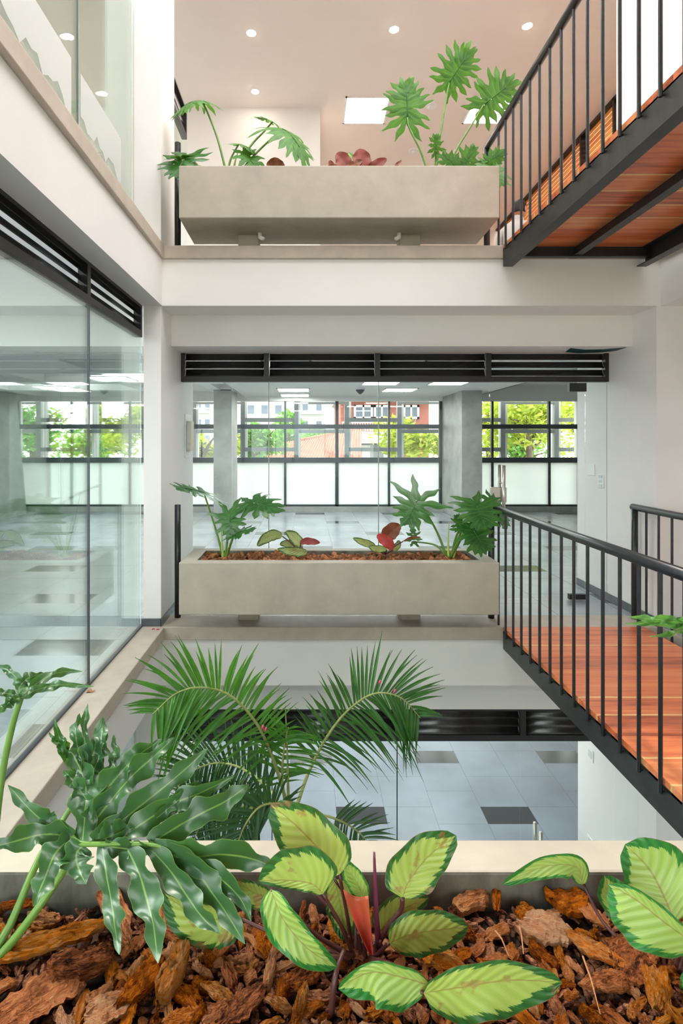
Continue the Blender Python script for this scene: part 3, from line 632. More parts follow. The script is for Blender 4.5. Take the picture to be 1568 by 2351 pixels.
# ------------------------------------------------------------------ planters
def planter(y0, y1, z, lab, soil, feet=True):
    x0, x1 = -1.01 if y0 < 2 else -.99, 1.485
    zb, zt = z + .15, z + .555
    t = thing('concrete_planter', ((x0 + x1) / 2, (y0 + y1) / 2, z), lab, 'planter')
    m = MB(); r = .095; s = zt - .11
    m.box(x0, x1, y0, y0 + r, zb, zt); m.box(x0, x1, y1 - r, y1, zb, zt)
    m.box(x0, x0 + r * 1.3, y0 + r, y1 - r, zb, zt); m.box(x1 - r * 1.3, x1, y0 + r, y1 - r, zb, zt)
    m.box(x0, x1, y0 + .01, y1 - .01, zb, zb + .08)
    body = MB()
    # one watertight trough
    O = [(x0, y0), (x1, y0), (x1, y1), (x0, y1)]; I = [(x0 + r * 1.3, y0 + r), (x1 - r * 1.3, y0 + r), (x1 - r * 1.3, y1 - r), (x0 + r * 1.3, y1 - r)]
    vs = [(*p, zb) for p in O] + [(*p, zt) for p in O] + [(*p, zt) for p in I] + [(*p, s - .05) for p in I]
    fs = [(3, 2, 1, 0)]
    for k in range(4):
        q = (k + 1) % 4
        fs += [(k, q, 4 + q, 4 + k), (4 + k, 4 + q, 8 + q, 8 + k), (8 + k, 8 + q, 12 + q, 12 + k)]
    fs.append((12, 13, 14, 15))
    body.add(vs, fs); body.mi = [1 if min(i) >= 8 else 0 for i in fs]; body.build('trough', ['planter_concrete', 'planter_inner'], t, bevel=.007)
    for fx in (-.49, .86):
        MB().box(fx - .085, fx + .085, y0 + .33, y0 + .50, z, zb).build('foot', 'planter_concrete', t, bevel=.004)
        MB().tube([(fx + (.1 if fx < 0 else -.1), y0 + .30, zb), (fx + (.1 if fx < 0 else -.1), y0 + .30, zb - .035), (fx + (.13 if fx < 0 else -.13), y0 + .27, zb - .06)], .018, 10).build('drain_pipe', 'white_plastic', t, smooth=True)
    return t
planter(4.10, 4.655, 0, 'long beige concrete planter on the far ledge, middle storey', 0)
planter(4.10, 4.655, Z1, 'long beige concrete planter on the far ledge, top storey, seen from below', 0)
planter(.695, 1.245, 0, 'near concrete planter full of bark across the bottom of the picture', 0)

# ------------------------------------------------------------------ lamps, detectors, plates
def downlight(x, y, lab, z=ZC):
    t = thing('downlight', (x, y, z), lab, 'downlight', 'downlights in the top ceiling')
    MB().tube([(x, y, z), (x, y, z - .006)], [.062, .055], 24).build('ring', 'white_plastic', t, smooth=False)
    MB().tube([(x, y, z - .006), (x, y, z - .009)], .043, 24).build('lamp', 'lamp_white', t)
downlight(-.623, 5.94, 'left round downlight in the front row of the top ceiling')
downlight(.965, 5.89, 'middle round downlight in the front row of the top ceiling')
downlight(2.42, 5.84, 'right round downlight in the front row of the top ceiling, by the railing')
downlight(-.677, 6.93, 'lone round downlight above the white boxed-out wall')
downlight(2.4, 8.6, 'round downlight deep in the top room, right'); downlight(-2.68, 5.99, 'round downlight seen through the upper left glass, nearer one'); downlight(-2.67, 6.97, 'round downlight seen through the upper left glass, farther one')
def panel(x, y, z, lab, s=.6, grp='square led ceiling panels', mat='led_panel'):
    t = thing('led_panel', (x, y, z), lab, 'ceiling light', grp)
    m = MB()
    for a in ((x - s / 2, x + s / 2, y - s / 2, y - s / 2 + .022), (x - s / 2, x + s / 2, y + s / 2 - .022, y + s / 2), (x - s / 2, x - s / 2 + .022, y - s / 2, y + s / 2), (x + s / 2 - .022, x + s / 2, y - s / 2, y + s / 2)):
        m.box(*a, z - .012, z)
    m.build('frame', 'white_plastic', t)
    MB().box(x - s / 2 + .022, x + s / 2 - .022, y - s / 2 + .022, y + s / 2 - .022, z - .008, z).build('diffuser', mat, t)
for yy, l in ((5.2, 'fourth from the camera'), (6.6, 'fifth from the camera'), (8.0, 'farthest')): panel(-5.5, yy, ZC, f'added unseen square led panel over the upper left room, {l}', mat='led_low', s=.9)  # out-of-view panels added to brighten the upper left room
for yy, l in ((1.2, 'nearest the camera'), (3.0, 'second from the camera'), (4.6, 'third from the camera')): panel(-4.2, yy, ZC, f'added unseen square led panel over the upper left room, {l}', mat='led_warm')  # more unseen panels added as fill for the same room
panel(.81, 7.33, ZC, 'square lit led panel left of the tall philodendron leaves', mat='led_warm'); panel(2.52, 7.33, ZC, 'square lit led panel behind the rightmost tall philodendron leaf', mat='led_warm')
panel(.81, 9.6, ZC, 'square led panel deep in the top room, middle', mat='led_warm'); panel(2.52, 9.6, ZC, 'square led panel deep in the top room, right', mat='led_warm')
for k, (x, y) in enumerate(((-.25, 9.8), (1.7, 9.8), (-.25, 10.9), (1.2, 8.6), (2.3, 8.6), (1.7, 6.6), (-.25, 6.6))):
    panel(x, y, 2.45, 'square led panel in the ceiling behind the middle glass wall, ' + ('left', 'right', 'far left', 'by the detector', 'by the deep column', 'near right', 'near left')[k], grp='led panels behind the middle glass wall')
for k, (x, y, z) in enumerate(((-4.35, 9.25, 2.435), (-2.9, 7.95, 2.435), (-4.6, 2.2, 2.66), (-4.6, .2, 2.66), (-2.6, 2.2, 2.66), (-2.6, .2, 2.66))):  # the four near panels are unseen, added and oversized to light this room
    panel(x, y, z, 'lit square panel in the coffered ceiling of the left room, ' + ('farthest', 'second farthest', 'near left', 'added unseen nearest left', 'near right', 'added unseen nearest right')[k], s=.6 if k < 2 else 1.2, grp='led panels of the left room', mat='led_left')
for k, (x, y) in enumerate(((-.3, 6.3), (1.9, 6.3), (-.3, 8.6), (1.9, 8.6))):
    panel(x, y, -.62, 'led panel in the bottom storey ceiling, ' + ('near left', 'near right', 'far left', 'far right')[k], s=.6, grp='led panels of the bottom storey', mat='led_low')
def detector(x, y, z, lab):
    t = thing('smoke_detector', (x, y, z), lab, 'smoke detector')
    MB().tube([(x, y, z), (x, y, z - .02)], [.075, .07], 24).build('base', 'white_plastic', t)
    MB().tube([(x, y, z - .02), (x, y, z - .045)], [.05, .035], 20).build('sensor', 'white_plastic', t, smooth=True)
detector(1.69, 7.22, ZC, 'round smoke detector between the two lit panels'); detector(1.66, 8.32, ZC, 'small smoke detector behind the leaning leaf stalk')
t = thing('ceiling_camera', (.95, 9.5, 2.45), 'dark dome camera on the ceiling behind the middle glass wall', 'camera')
MB().tube([(.95, 9.5, 2.45), (.95, 9.5, 2.42)], .09, 20).build('base', 'white_plastic', t); MB().tube([(.95, 9.5, 2.42), (.95, 9.5, 2.38), (.95, 9.5, 2.34)], [.085, .06, .015], 20).build('dome', 'dark_plastic', t, smooth=True)
def plate(y, z, lab, h=.11, w=.12, n=0):
    t = thing('switch_plate', (XR, y, z), lab, 'switch plate')
    MB().box(XR - .008, XR, y - w / 2, y + w / 2, z - h / 2, z + h / 2).build('plate', 'white_plastic', t, bevel=.003)
    for k in range(n):
        zz = z - h / 2 + h * (k + .5) / n
        MB().box(XR - .012, XR - .008, y - w * .25, y + w * .25, zz - h * .3 / n, zz + h * .3 / n).build('rocker', 'white_paint', t)
plate(5.27, 1.21, 'blank white cover plate on the wall behind the door sidelight', .11, .12)
plate(5.10, 1.11, 'white triple switch plate right of the blank cover plate', .13, .11, 3)
plate(5.29, -1.62, 'white switch plate high on the lower right wall', .12, .11, 1); plate(5.29, -2.5, 'white socket plate low on the lower right wall', .1, .1, 2)
t = thing('wall_box', (-1.18, 5.24, 1.5), 'white slotted equipment bracket on the left wall behind the glass', 'wall box')
MB().box(-1.18, -1.172, 5.12, 5.36, 1.33, 1.76).build('back_plate', 'white_plastic', t, bevel=.003)
MB().box(-1.172, -1.13, 5.17, 5.31, 1.40, 1.69).build('body', 'steel', t, bevel=.003)

# ------------------------------------------------------------------ timber blinds in the clerestory of the top storey
ys = [4.9, 5.55, 6.3, 7.05, 7.9, 11.45]
for k in range(len(ys) - 1):
    a, b = ys[k], ys[k + 1]
    w = struct_empty(f'window_{61 + k}', (4.09, (a + b) / 2, 5.2), 'clerestory window of the top storey, ' + ('nearest the pillar', 'second from the pillar', 'in the middle', 'fourth from the pillar', 'behind the seated person')[k], 'window')
    f = MB(); f.box(4.06, 4.16, a, b, ZC - .035, ZC + .01); f.box(4.06, 4.16, a - .02, a + .02, 5.2, ZC); f.box(4.06, 4.16, a, b, 5.19, 5.22); f.build('frame', 'black_metal', w)
    t = thing('wooden_blind', (4.14, (a + b) / 2, 5.2), 'orange timber slat blind in the clerestory, ' + ('nearest the pillar', 'second from the pillar', 'in the middle', 'fourth from the pillar', 'behind the seated person')[k], 'blind', 'timber blinds of the top storey')
    for s in range(11):
        z = 5.25 + s * .072
        m = MB(); m.hexa([(4.13, a + .03, z), (4.17, a + .03, z + .016), (4.17, b - .03, z + .016), (4.13, b - .03, z)][::-1], [(4.13, a + .03, z + .060), (4.17, a + .03, z + .074), (4.17, b - .03, z + .074), (4.13, b - .03, z + .060)][::-1])
        m.build('slat', 'blind_wood', t)
m = MB(); m.box(3.9, 3.98, 5.5, 5.75, 5.2, 6.0)
tag(m.build('hanging_panel', 'white_paint'), 'white panel hanging in front of the timber blinds', 'panel')
# =================================================================== BARK MULCH
def noise3(p, s): return noise.noise(V(p) * s)
def chip_mesh(seed, flat, nx=9, ny=6):
    """one bark chip: a flaky slab with a split, fibrous surface (unit length along x)"""
    r = random.Random(seed); off = V((r.uniform(-50, 50), r.uniform(-50, 50), r.uniform(-50, 50)))
    top, bot = [], []
    w = r.uniform(.28, .58); th = flat * r.uniform(.8, 1.3); bend = r.uniform(-.18, .18); skew = r.uniform(-.25, .25); twist = r.uniform(-.3, .3)
    for i in range(nx):
        s = i / (nx - 1) * 2 - 1; R1, R2 = [], []
        endw = (1 - abs(s) ** r.uniform(2.4, 5)) * .62 + .38 if abs(s) > .2 else 1.0
        for j in range(ny):
            v = j / (ny - 1) * 2 - 1
            e = noise.noise(V((s * 2.2, v * 1.5, 0)) + off)
            x = s * .5 + skew * v * w * .4 + .09 * noise.noise(V((v * 5, s, 3)) + off) * (abs(s) > .6)
            y = v * w * .5 * (endw + .3 * noise.noise(V((s * 4, 7 * (1 if v > 0 else 2), 0)) + off) + .14 * noise.noise(V((s * 11, 3 + v, 0)) + off))
            rim = 1 - max(abs(s), abs(v)) ** 6 * .75
            ridge = .06 * noise.noise(V((s * 1.5, v * 9, 1)) + off) + .12 * e + .07 * abs(noise.noise(V((s * 4, v * 14, 5)) + off)) - .05 * (noise.noise(V((s * 3, v * 3, 9)) + off) > .15)
            z = bend * (s * s) + twist * s * v * .3
            R1.append(V((x, y, z + th * .5 * rim + ridge * rim))); R2.append(V((x * .96, y * .92, z - th * .5 + .05 * e)))
        top.append(R1); bot.append(R2)
    m = MB()
    vs = [p for R in top for p in R] + [p for R in bot for p in R]; n = nx * ny; fs = []
    for i in range(nx - 1):
        for j in range(ny - 1):
            a = i * ny + j; fs.append((a, a + ny, a + ny + 1, a + 1)); fs.append((n + a, n + a + 1, n + a + ny + 1, n + a + ny))
    for i in range(nx - 1):
        a = i * ny; fs.append((a, n + a, n + a + ny, a + ny)); a += ny - 1; fs.append((a, a + ny, n + a + ny, n + a))
    for j in range(ny - 1):
        a = j; fs.append((a, a + 1, n + a + 1, n + a)); a = (nx - 1) * ny + j; fs.append((a, n + a, n + a + 1, a + 1))
    m.add(vs, fs)
    return m
def mound(x, y, base):
    return base + .012 * noise.noise(V((x * 5, y * 5, 1.3))) + .008 * noise.noise(V((x * 14, y * 14, 4)))
def soft_mulch(name, x0, x1, y0, y1, z, count, size, lab, seed):
    r = random.Random(seed); m = MB()
    G, U = [], []
    nx, ny = 60, 14
    for i in range(nx + 1):
        G.append([V((x0 + (x1 - x0) * i / nx, y0 + (y1 - y0) * j / ny, mound(x0 + (x1 - x0) * i / nx, y0 + (y1 - y0) * j / ny, z) - .012)) for j in range(ny + 1)]); U.append([(0, 0)] * (ny + 1))
    m.grid(G, U)
    m.mi = [1] * len(m.f)
    kinds = [chip_mesh(900 + k, .28, 5, 3) for k in range(6)]
    for k in range(count):
        c = kinds[k % 6]; x, y = r.uniform(x0 + .01, x1 - .01), r.uniform(y0 + .008, y1 - .008); sc = size * r.uniform(.5, 1.3)
        R = Matrix.Rotation(r.uniform(0, 6.28), 3, 'Z') @ Matrix.Rotation(r.gauss(0, .4), 3, 'X') @ Matrix.Rotation(r.gauss(0, .35), 3, 'Y')
        o = V((x, y, mound(x, y, z) + r.uniform(-.008, .008 if y0 < 2 else .016)))
        m.add([R @ (V(p) * sc) + o for p in c.v], c.f, None, 0 if r.random() < .75 else 2)
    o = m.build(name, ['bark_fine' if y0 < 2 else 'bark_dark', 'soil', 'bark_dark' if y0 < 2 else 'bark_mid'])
    return tag(o, lab, 'mulch', kind='stuff')
XI0, XI1 = -1.01 + .125, 1.485 - .125
soft_mulch('bark_mulch', XI0, XI1, 4.20, 4.555, 0.515, 900, .075, 'brown bark mulch filling the middle planter across the light well', 3)
soft_mulch('bark_mulch', XI0, XI1, 4.20, 4.555, Z1 + .48, 250, .05, 'bark mulch in the top planter, hidden behind its rim', 4)
soft_mulch('bark_mulch', XI0, XI1, .795, 1.146, .482, 3400, .026, 'fine shredded bark between the large chips of the near planter', 5)
ZB = .492
chips = [chip_mesh(k, (.17, .24, .34, .12)[k % 4], 24, 14) for k in range(16)]
chip_me = []
proto = []
for k, c in enumerate(chips):
    o = c.build('bark_chip', 'bark'); proto.append(o); COL.objects.unlink(o)
def place_chip(k, x, y, z, ln, rz, rx=0, ry=0, lab=None, grp=None, thick=1.0, wide=1.0):
    o = proto[k % 16].copy(); COL.objects.link(o)
    o.location = (x, y, z); o.rotation_euler = (rx, ry, rz); o.scale = (ln, ln * wide, ln * thick)
    return tag(o, lab or 'small reddish brown bark chip among many in the near planter', 'bark chip', grp or 'bark chips of the near planter')
def on_bark(px, py):
    d = (EYE - ZB) * FOC / (py - CY)
    return at(px, py, d), d
placed = []
def big(px, py, lpx, ang, k, lab, wide=1.0, thick=1.0, lift=.012, rx=0.0, ry=0.0):
    p, d = on_bark(px, py); ln = lpx / FOC * d * 1.05
    place_chip(k, p.x, p.y, ZB + lift, ln, math.radians(ang), rx, ry, lab, 'large bark chips of the near planter', thick, wide); placed.append((p.x, p.y, ln * .33))
big(128, 2175, 200, 20, 0, 'long flat bark slab below the leaf stalks at the left', .62, .45, .018, .1)
big(80, 2310, 190, 42, 3, 'big orange bark slab in the lower left corner', 1.0, .4, .014, .1)
big(262, 2105, 190, -52, 7, 'long smooth orange bark piece under the middle hanging leaf lobe', .8, .6, .02)
big(185, 2235, 130, 15, 2, 'thick ridged bark chunk right of the lower left slab', 1.1, .9, .016)
big(325, 2275, 125, 60, 6, 'upright reddish bark chunk left of the dark chunk', 1.0, .8, .018)
big(395, 2255, 115, 75, 10, 'dark olive bark chunk below the longest hanging lobe', 1.2, .9, .018)
big(1140, 2070, 85, 70, 4, 'upright orange bark splinter under the tip of the arching leaf', .7, .7, .02, .3)
big(1080, 2085, 95, 20, 1, 'split orange bark piece against the rim right of the centre', 1.2, .8, .014)
big(1300, 2085, 80, 10, 5, 'rounded red bark chunk under the arching leaf', 1.35, 1.0, .016)
big(1348, 2110, 85, -62, 8, 'pale pinkish oval bark flake beside the arching stalk', 1.0, .5, .02)
big(1450, 2215, 110, 30, 9, 'large rough grey red bark chunk below the right stalks', 1.4, 1.1, .016)
big(1370, 2200, 120, -38, 11, 'long ridged bark piece left of the rough chunk', .8, .7, .016)
big(1390, 2270, 110, 5, 12, 'angular bright orange bark piece at the lower right', 1.2, .8, .014)
big(1510, 2285, 100, 60, 13, 'upright brown bark wedge at the right edge', 1.0, .9, .02, .3)
big(1250, 2140, 110, -15, 14, 'dark shaded bark flake in the shadow of the arching leaf', 1.2, .5, .012)
big(1140, 2150, 70, 25, 15, 'tilted brown bark flake beside the dry needles', 1.1, .6, .012)
big(620, 2240, 85, 80, 2, 'narrow brown bark piece in the middle front', .8, .8, .012)
big(700, 2250, 90, 35, 5, 'flat brown bark piece left of the lowest calathea leaf', .9, .6, .012)
big(560, 2320, 120, 45, 11, 'pinkish bark flake near the bottom edge', 1.0, .6, .012)
big(1180, 2330, 120, 130, 0, 'orange bark slab in front of the lowest big leaf', .8, .6, .012)
big(250, 2330, 95, 20, 9, 'grey brown bark chunk at the bottom left', 1.3, .9, .012)
big(880, 2180, 80, -30, 4, 'bark piece leaning at the foot of the red leaf', .8, .7, .012)
big(1010, 2210, 110, -25, 13, 'dark bark slab right of the stalk bases', .8, .6, .01)
big(470, 2150, 75, 15, 1, 'orange bark chip under the drooping pale leaf', 1.0, .8, .012)
big(30, 2090, 90, 8, 12, 'dark bark strip against the left end of the rim', .7, .6, .012)
cnt = 0
while cnt < 270:
    py = rnd.uniform(2050, 2370); px = rnd.uniform(-60, 1630)
    p, d = on_bark(px, py)
    if not (.815 < p.y < 1.128 and XI0 + .02 < p.x < XI1 - .02): continue
    ln = rnd.choice((.032, .038, .045, .05, .06, .07)) * rnd.uniform(.85, 1.2)
    if any((p.x - a) ** 2 + (p.y - b) ** 2 < (c + ln * .2) ** 2 for a, b, c in placed): continue
    placed.append((p.x, p.y, ln * .18))
    place_chip(rnd.randrange(16), p.x, p.y, mound(p.x, p.y, ZB) + rnd.uniform(-.002, .008), ln, rnd.uniform(0, 6.28), rnd.gauss(0, .5), rnd.gauss(0, .42), thick=rnd.uniform(.7, 1.2), wide=rnd.uniform(.7, 1.35)); cnt += 1
for i, (a, b) in enumerate((((1338, 2220), (1378, 2345)), ((1137, 2160), (1168, 2210)), ((1193, 2150), (1202, 2205)))):
    p, _ = on_bark(*a); q, _ = on_bark(*b)
    m = MB(); m.tube([p + V((0, 0, .02)), (p + q) / 2 + V((0, 0, .024)), q + V((0, 0, .012))], [.0018, .0016, .0008], 6)
    tag(m.build('dry_stalk', 'dry_leaf'), ('long yellow dry stalk lying on the bark at the right', 'short dry needle on the bark, left one', 'short dry needle on the bark, upright one')[i], 'stalk')

# =================================================================== PLANTS
def px_strip(mb, pts, hw, zf, seed, K=20, ripple=.012, teeth=.28, tip=1.0, chan=.18, mid=.42):
    """a lobe of a leaf: centre line pts (photo-plane x, y) set at depth zf(x, y), half-width hw, wavy edges and a sunken rib"""
    r = random.Random(seed); ph = [r.uniform(0, 6.28) for _ in range(6)]
    C = smoothpath([V((a, b)) for a, b in pts], K); P, U = [], []
    for i, c in enumerate(C):
        s = i / K; t = (C[min(i + 1, K)] - C[max(i - 1, 0)]).normalized(); n = V((-t.y, t.x))
        w = hw * (mid + (1.15 - mid) * math.sin(math.pi * min(1, (s * .92 + .06)) ** .85)) * (1 - s ** 7) ** .6 if s < 1 else .4
        wl = w * (1 + teeth * math.sin(s * 17 + ph[0]) + teeth * .6 * math.sin(s * 31 + ph[1])); wr = w * (1 + teeth * math.sin(s * 16 + ph[2]) + teeth * .6 * math.sin(s * 29 + ph[3]))
        dd = zf(c.x, c.y); row, ur = [], []
        for v in (-1, -.55, 0, .55, 1):
            q = c + n * (wl if v < 0 else wr) * v
            e = ripple * (abs(v) ** 1.5) * math.sin(s * 15 + ph[4] + (1.7 if v < 0 else 0)) * (w / (hw + 1e-6)) - chan * abs(v) * w / FOC * dd + ripple * .25 * math.sin(s * 6 + ph[5])
            row.append(at(q.x, q.y, dd + e)); ur.append((s, .5 + .5 * v))
        P.append(row); U.append(ur)
    mb.grid(P, U, flip=True)
def px_tube(mb, pts, r, K=14, n=10):
    C = smoothpath([at(*p) for p in pts], K); m = len(C)
    rs = [r[0] + (r[1] - r[0]) * i / (m - 1) for i in range(m)] if isinstance(r, tuple) else r
    mb.tube(C, rs, n); return C

# ---- near philodendron on the left
nl = thing('split_leaf_philodendron', at(-40, 2235, 1.0), 'big dark green split-leaf philodendron at the left of the near planter', 'plant', 'split-leaf philodendrons')
def zbig(x, y): return 1.05 + (.00050 * (1937 - y) if y < 1937 else -.0005 * (y - 1937)) + .00004 * (x - 190)
lobes = [
    ([(189, 1937), (196, 1860), (208, 1770), (220, 1710), (236, 1645)], 24), ([(197, 1850), (196, 1800), (172, 1740), (158, 1722)], 17), ([(200, 1838), (170, 1795), (145, 1768)], 14),
    ([(206, 1800), (198, 1730), (193, 1670), (202, 1615)], 9), ([(196, 1770), (180, 1720), (173, 1680), (183, 1638)], 11), ([(214, 1770), (228, 1735), (232, 1700), (238, 1648)], 13),
    ([(238, 1790), (258, 1755), (264, 1725), (261, 1687)], 9),
    ([(200, 1880), (240, 1820), (285, 1765), (330, 1725), (372, 1697)], 20), ([(196, 1915), (245, 1850), (300, 1785), (355, 1735), (400, 1693)], 19),
    ([(215, 1932), (285, 1880), (350, 1828), (415, 1775), (477, 1718)], 22), ([(268, 1932), (330, 1888), (400, 1845), (465, 1818), (537, 1782)], 20), ([(360, 1878), (400, 1845), (435, 1815), (456, 1791)], 12),
    ([(345, 1938), (415, 1893), (478, 1860), (530, 1832), (572, 1800)], 24), ([(352, 1938), (430, 1966), (510, 1962), (580, 1972), (632, 1994)], 27),
    ([(352, 1940), (430, 1975), (498, 2012), (548, 2058), (577, 2115)], 20), ([(356, 1944), (435, 1985), (480, 2040), (525, 2105), (563, 2168)], 24),
    ([(335, 1940), (390, 1998), (432, 2062), (470, 2112), (506, 2144)], 22), ([(286, 1938), (317, 2000), (338, 2068), (353, 2130), (363, 2212)], 26),
    ([(234, 1938), (243, 2000), (257, 2078), (264, 2130), (274, 2192)], 18), ([(192, 1940), (175, 1962), (182, 1998), (198, 2030)], 27),
    ([(165, 1922), (128, 1958), (102, 2018), (76, 2082)], 22), ([(168, 1922), (105, 1915), (40, 1930), (-25, 1948)], 23), ([(168, 1922), (110, 1893), (68, 1858), (18, 1802)], 19), ([(150, 1915), (110, 1880), (100, 1862)], 15),
    ([(230, 1930), (270, 1915), (310, 1900)], 26), ([(240, 1942), (300, 1950), (350, 1952)], 18)]
big_leaf = MB()
for i, (p, h) in enumerate(lobes): px_strip(big_leaf, p, h * 1.14, lambda x, y, i=i: zbig(x, y) - .0012 * (i % 3), 40 + i, K=26, ripple=.014 if i < 9 else .008, teeth=.34 if i < 9 else .24)
lf = big_leaf.build('leaf', 'phil_near', nl, smooth=True); lf['label'] = 'huge glossy leaf with ragged lobes'
m = MB(); px_tube(m, [(165, 1922, 1.052), (188, 1937, 1.046), (270, 1937, 1.048), (352, 1940, 1.05), (420, 1962, 1.05)], (.0055, .003)); m.build('midrib', 'petiole_green', lf, smooth=True)
m = MB()
px_tube(m, [(-45, 2240, 1.0), (20, 2172, 1.02), (80, 2095, 1.035), (140, 2010, 1.06), (178, 1942, 1.06)], (.0095, .006)); m.build('petiole', 'petiole_green', lf, smooth=True)
m = MB()
zb2 = lambda x, y: 1.24
for i, (p, h) in enumerate([([(176, 1795), (150, 1735), (135, 1690), (124, 1647)], 9), ([(150, 1740), (152, 1715), (148, 1692)], 8), ([(177, 1795), (183, 1755), (180, 1715)], 9), ([(140, 1720), (125, 1700), (112, 1680)], 5)]): px_strip(m, p, h, zb2, 90 + i)
l2 = m.build('leaf', 'phil_mid', nl, smooth=True)
m = MB(); px_tube(m, [(-45, 2225, 1.0), (20, 2130, 1.04), (85, 1980, 1.10), (140, 1890, 1.18), (178, 1825, 1.235), (176, 1790, 1.24)], (.0085, .005)); m.build('petiole', 'petiole_green', l2, smooth=True)
m = MB(); zt = lambda x, y: 1.12 + .0016 * (1600 - y)
for i, (p, h) in enumerate([([(46, 1602), (90, 1582), (140, 1572), (216, 1576)], 9), ([(46, 1600), (80, 1572), (130, 1545), (190, 1541)], 10), ([(45, 1598), (42, 1565), (20, 1540), (-15, 1525)], 10), ([(46, 1600), (15, 1592), (-20, 1590)], 9), ([(42, 1603), (20, 1615), (-10, 1640)], 10), ([(20, 1598), (22, 1610), (12, 1622)], 6), ([(40, 1585), (60, 1560), (100, 1545)], 12)]): px_strip(m, p, h, zt, 120 + i)
l3 = m.build('leaf', 'phil_near', nl, smooth=True)
m = MB(); px_tube(m, [(-50, 2230, 1.0), (-25, 2050, 1.06), (-8, 1880, 1.09), (8, 1760, 1.11), (30, 1660, 1.12), (48, 1603, 1.12)], (.0085, .006)); m.build('petiole', 'petiole_green', l3, smooth=True)
# ---- near philodendron on the right: only one leaf reaches into the picture
nr = thing('split_leaf_philodendron', (1.02, 1.0, .5), 'philodendron at the right edge, one light green leaf in front of the railing', 'plant', 'split-leaf philodendrons')
m = MB(); zr = lambda x, y: 1.18
for i, (p, h) in enumerate([([(1640, 1440), (1560, 1436), (1500, 1432), (1432, 1432)], 6), ([(1600, 1438), (1540, 1425), (1490, 1421), (1446, 1416)], 9), ([(1620, 1436), (1580, 1428), (1550, 1424), (1532, 1414)], 8), ([(1640, 1440), (1570, 1447), (1530, 1457), (1492, 1462)], 6)]): px_strip(m, p, h, zr, 160 + i, ripple=.02)
l4 = m.build('leaf', 'phil_light', nr, smooth=True)
m = MB(); m.tube(smoothpath([V((1.02, 1.0, .5)), V((1.08, 1.05, .8)), V((1.02, 1.15, 1.0)), at(1640, 1440, 1.18)], 14), .006, 10); m.build('petiole', 'petiole_green', l4, smooth=True)

# ---- calatheas
def blade(mb, mid, hwL, hwR, seed, fold=.25, wave=.006, K=22, back=False, tipw=.9, curl=0.0):
    """oval leaf blade round the rib mid [(x, y, depth)...]; fold lifts (+) or drops (-) the two halves out of the rib plane"""
    r = random.Random(seed); ph = [r.uniform(0, 6.28) for _ in range(4)]
    C = smoothpath([V(p) for p in mid], K); P, U = [], []
    for i, c in enumerate(C):
        s = i / K
        a, b = C[max(i - 1, 0)], C[min(i + 1, K)]; t = V((b.x - a.x, b.y - a.y)).normalized(); n = V((-t.y, t.x))
        prof = (math.sin(math.pi * s ** .9)) ** .52 if 0 < s < 1 else 0.0
        row, ur = [], []
        for k in range(11):
            v = k / 5 - 1; h = hwL if v < 0 else hwR
            q = V((c.x, c.y)) + n * v * h * prof * (1 + .04 * math.sin(s * 19 + ph[0]))
            e = -fold * abs(v) * h * prof / FOC * c.z + wave * abs(v) ** 2 * math.sin(s * 13 + ph[1] + (1.5 if v > 0 else 0)) * prof - curl * v * v * h * prof / FOC * c.z
            row.append(at(q.x, q.y, c.z + e)); ur.append((s, .5 + .5 * v))
        P.append(row); U.append(ur)
    # face the upper side towards the photographer unless the underside shows
    i = K // 2; e1 = P[i + 1][5] - P[i][5]; e2 = P[i][8] - P[i][5]
    toward = (e2.cross(e1)).dot(V((0, 0, EYE)) - P[i][5]) > 0
    mb.grid(P, U, flip=(toward == back))
def calathea(name, loc, lab, leaves, mat='calathea', grp='calatheas'):
    t = thing(name, loc, lab, 'plant', grp)
    for i, L in enumerate(leaves):
        m = MB(); blade(m, L['mid'], L['w'][0], L['w'][1], L.get('seed', i * 7 + 1), L.get('fold', .25), L.get('wave', .006), back=L.get('back', False), curl=L.get('curl', 0))
        o = m.build('leaf', L.get('mat', mat), t, smooth=True)
        if 'label' in L: o['label'] = L['label']
        if 'pet' in L:
            p = MB(); px_tube(p, L['pet'], L.get('pr', (.0045, .003)), n=8); p.build('petiole', L.get('pm', 'petiole_purple'), o, smooth=True)
    return t
R0 = (835, 2195, 1.02)
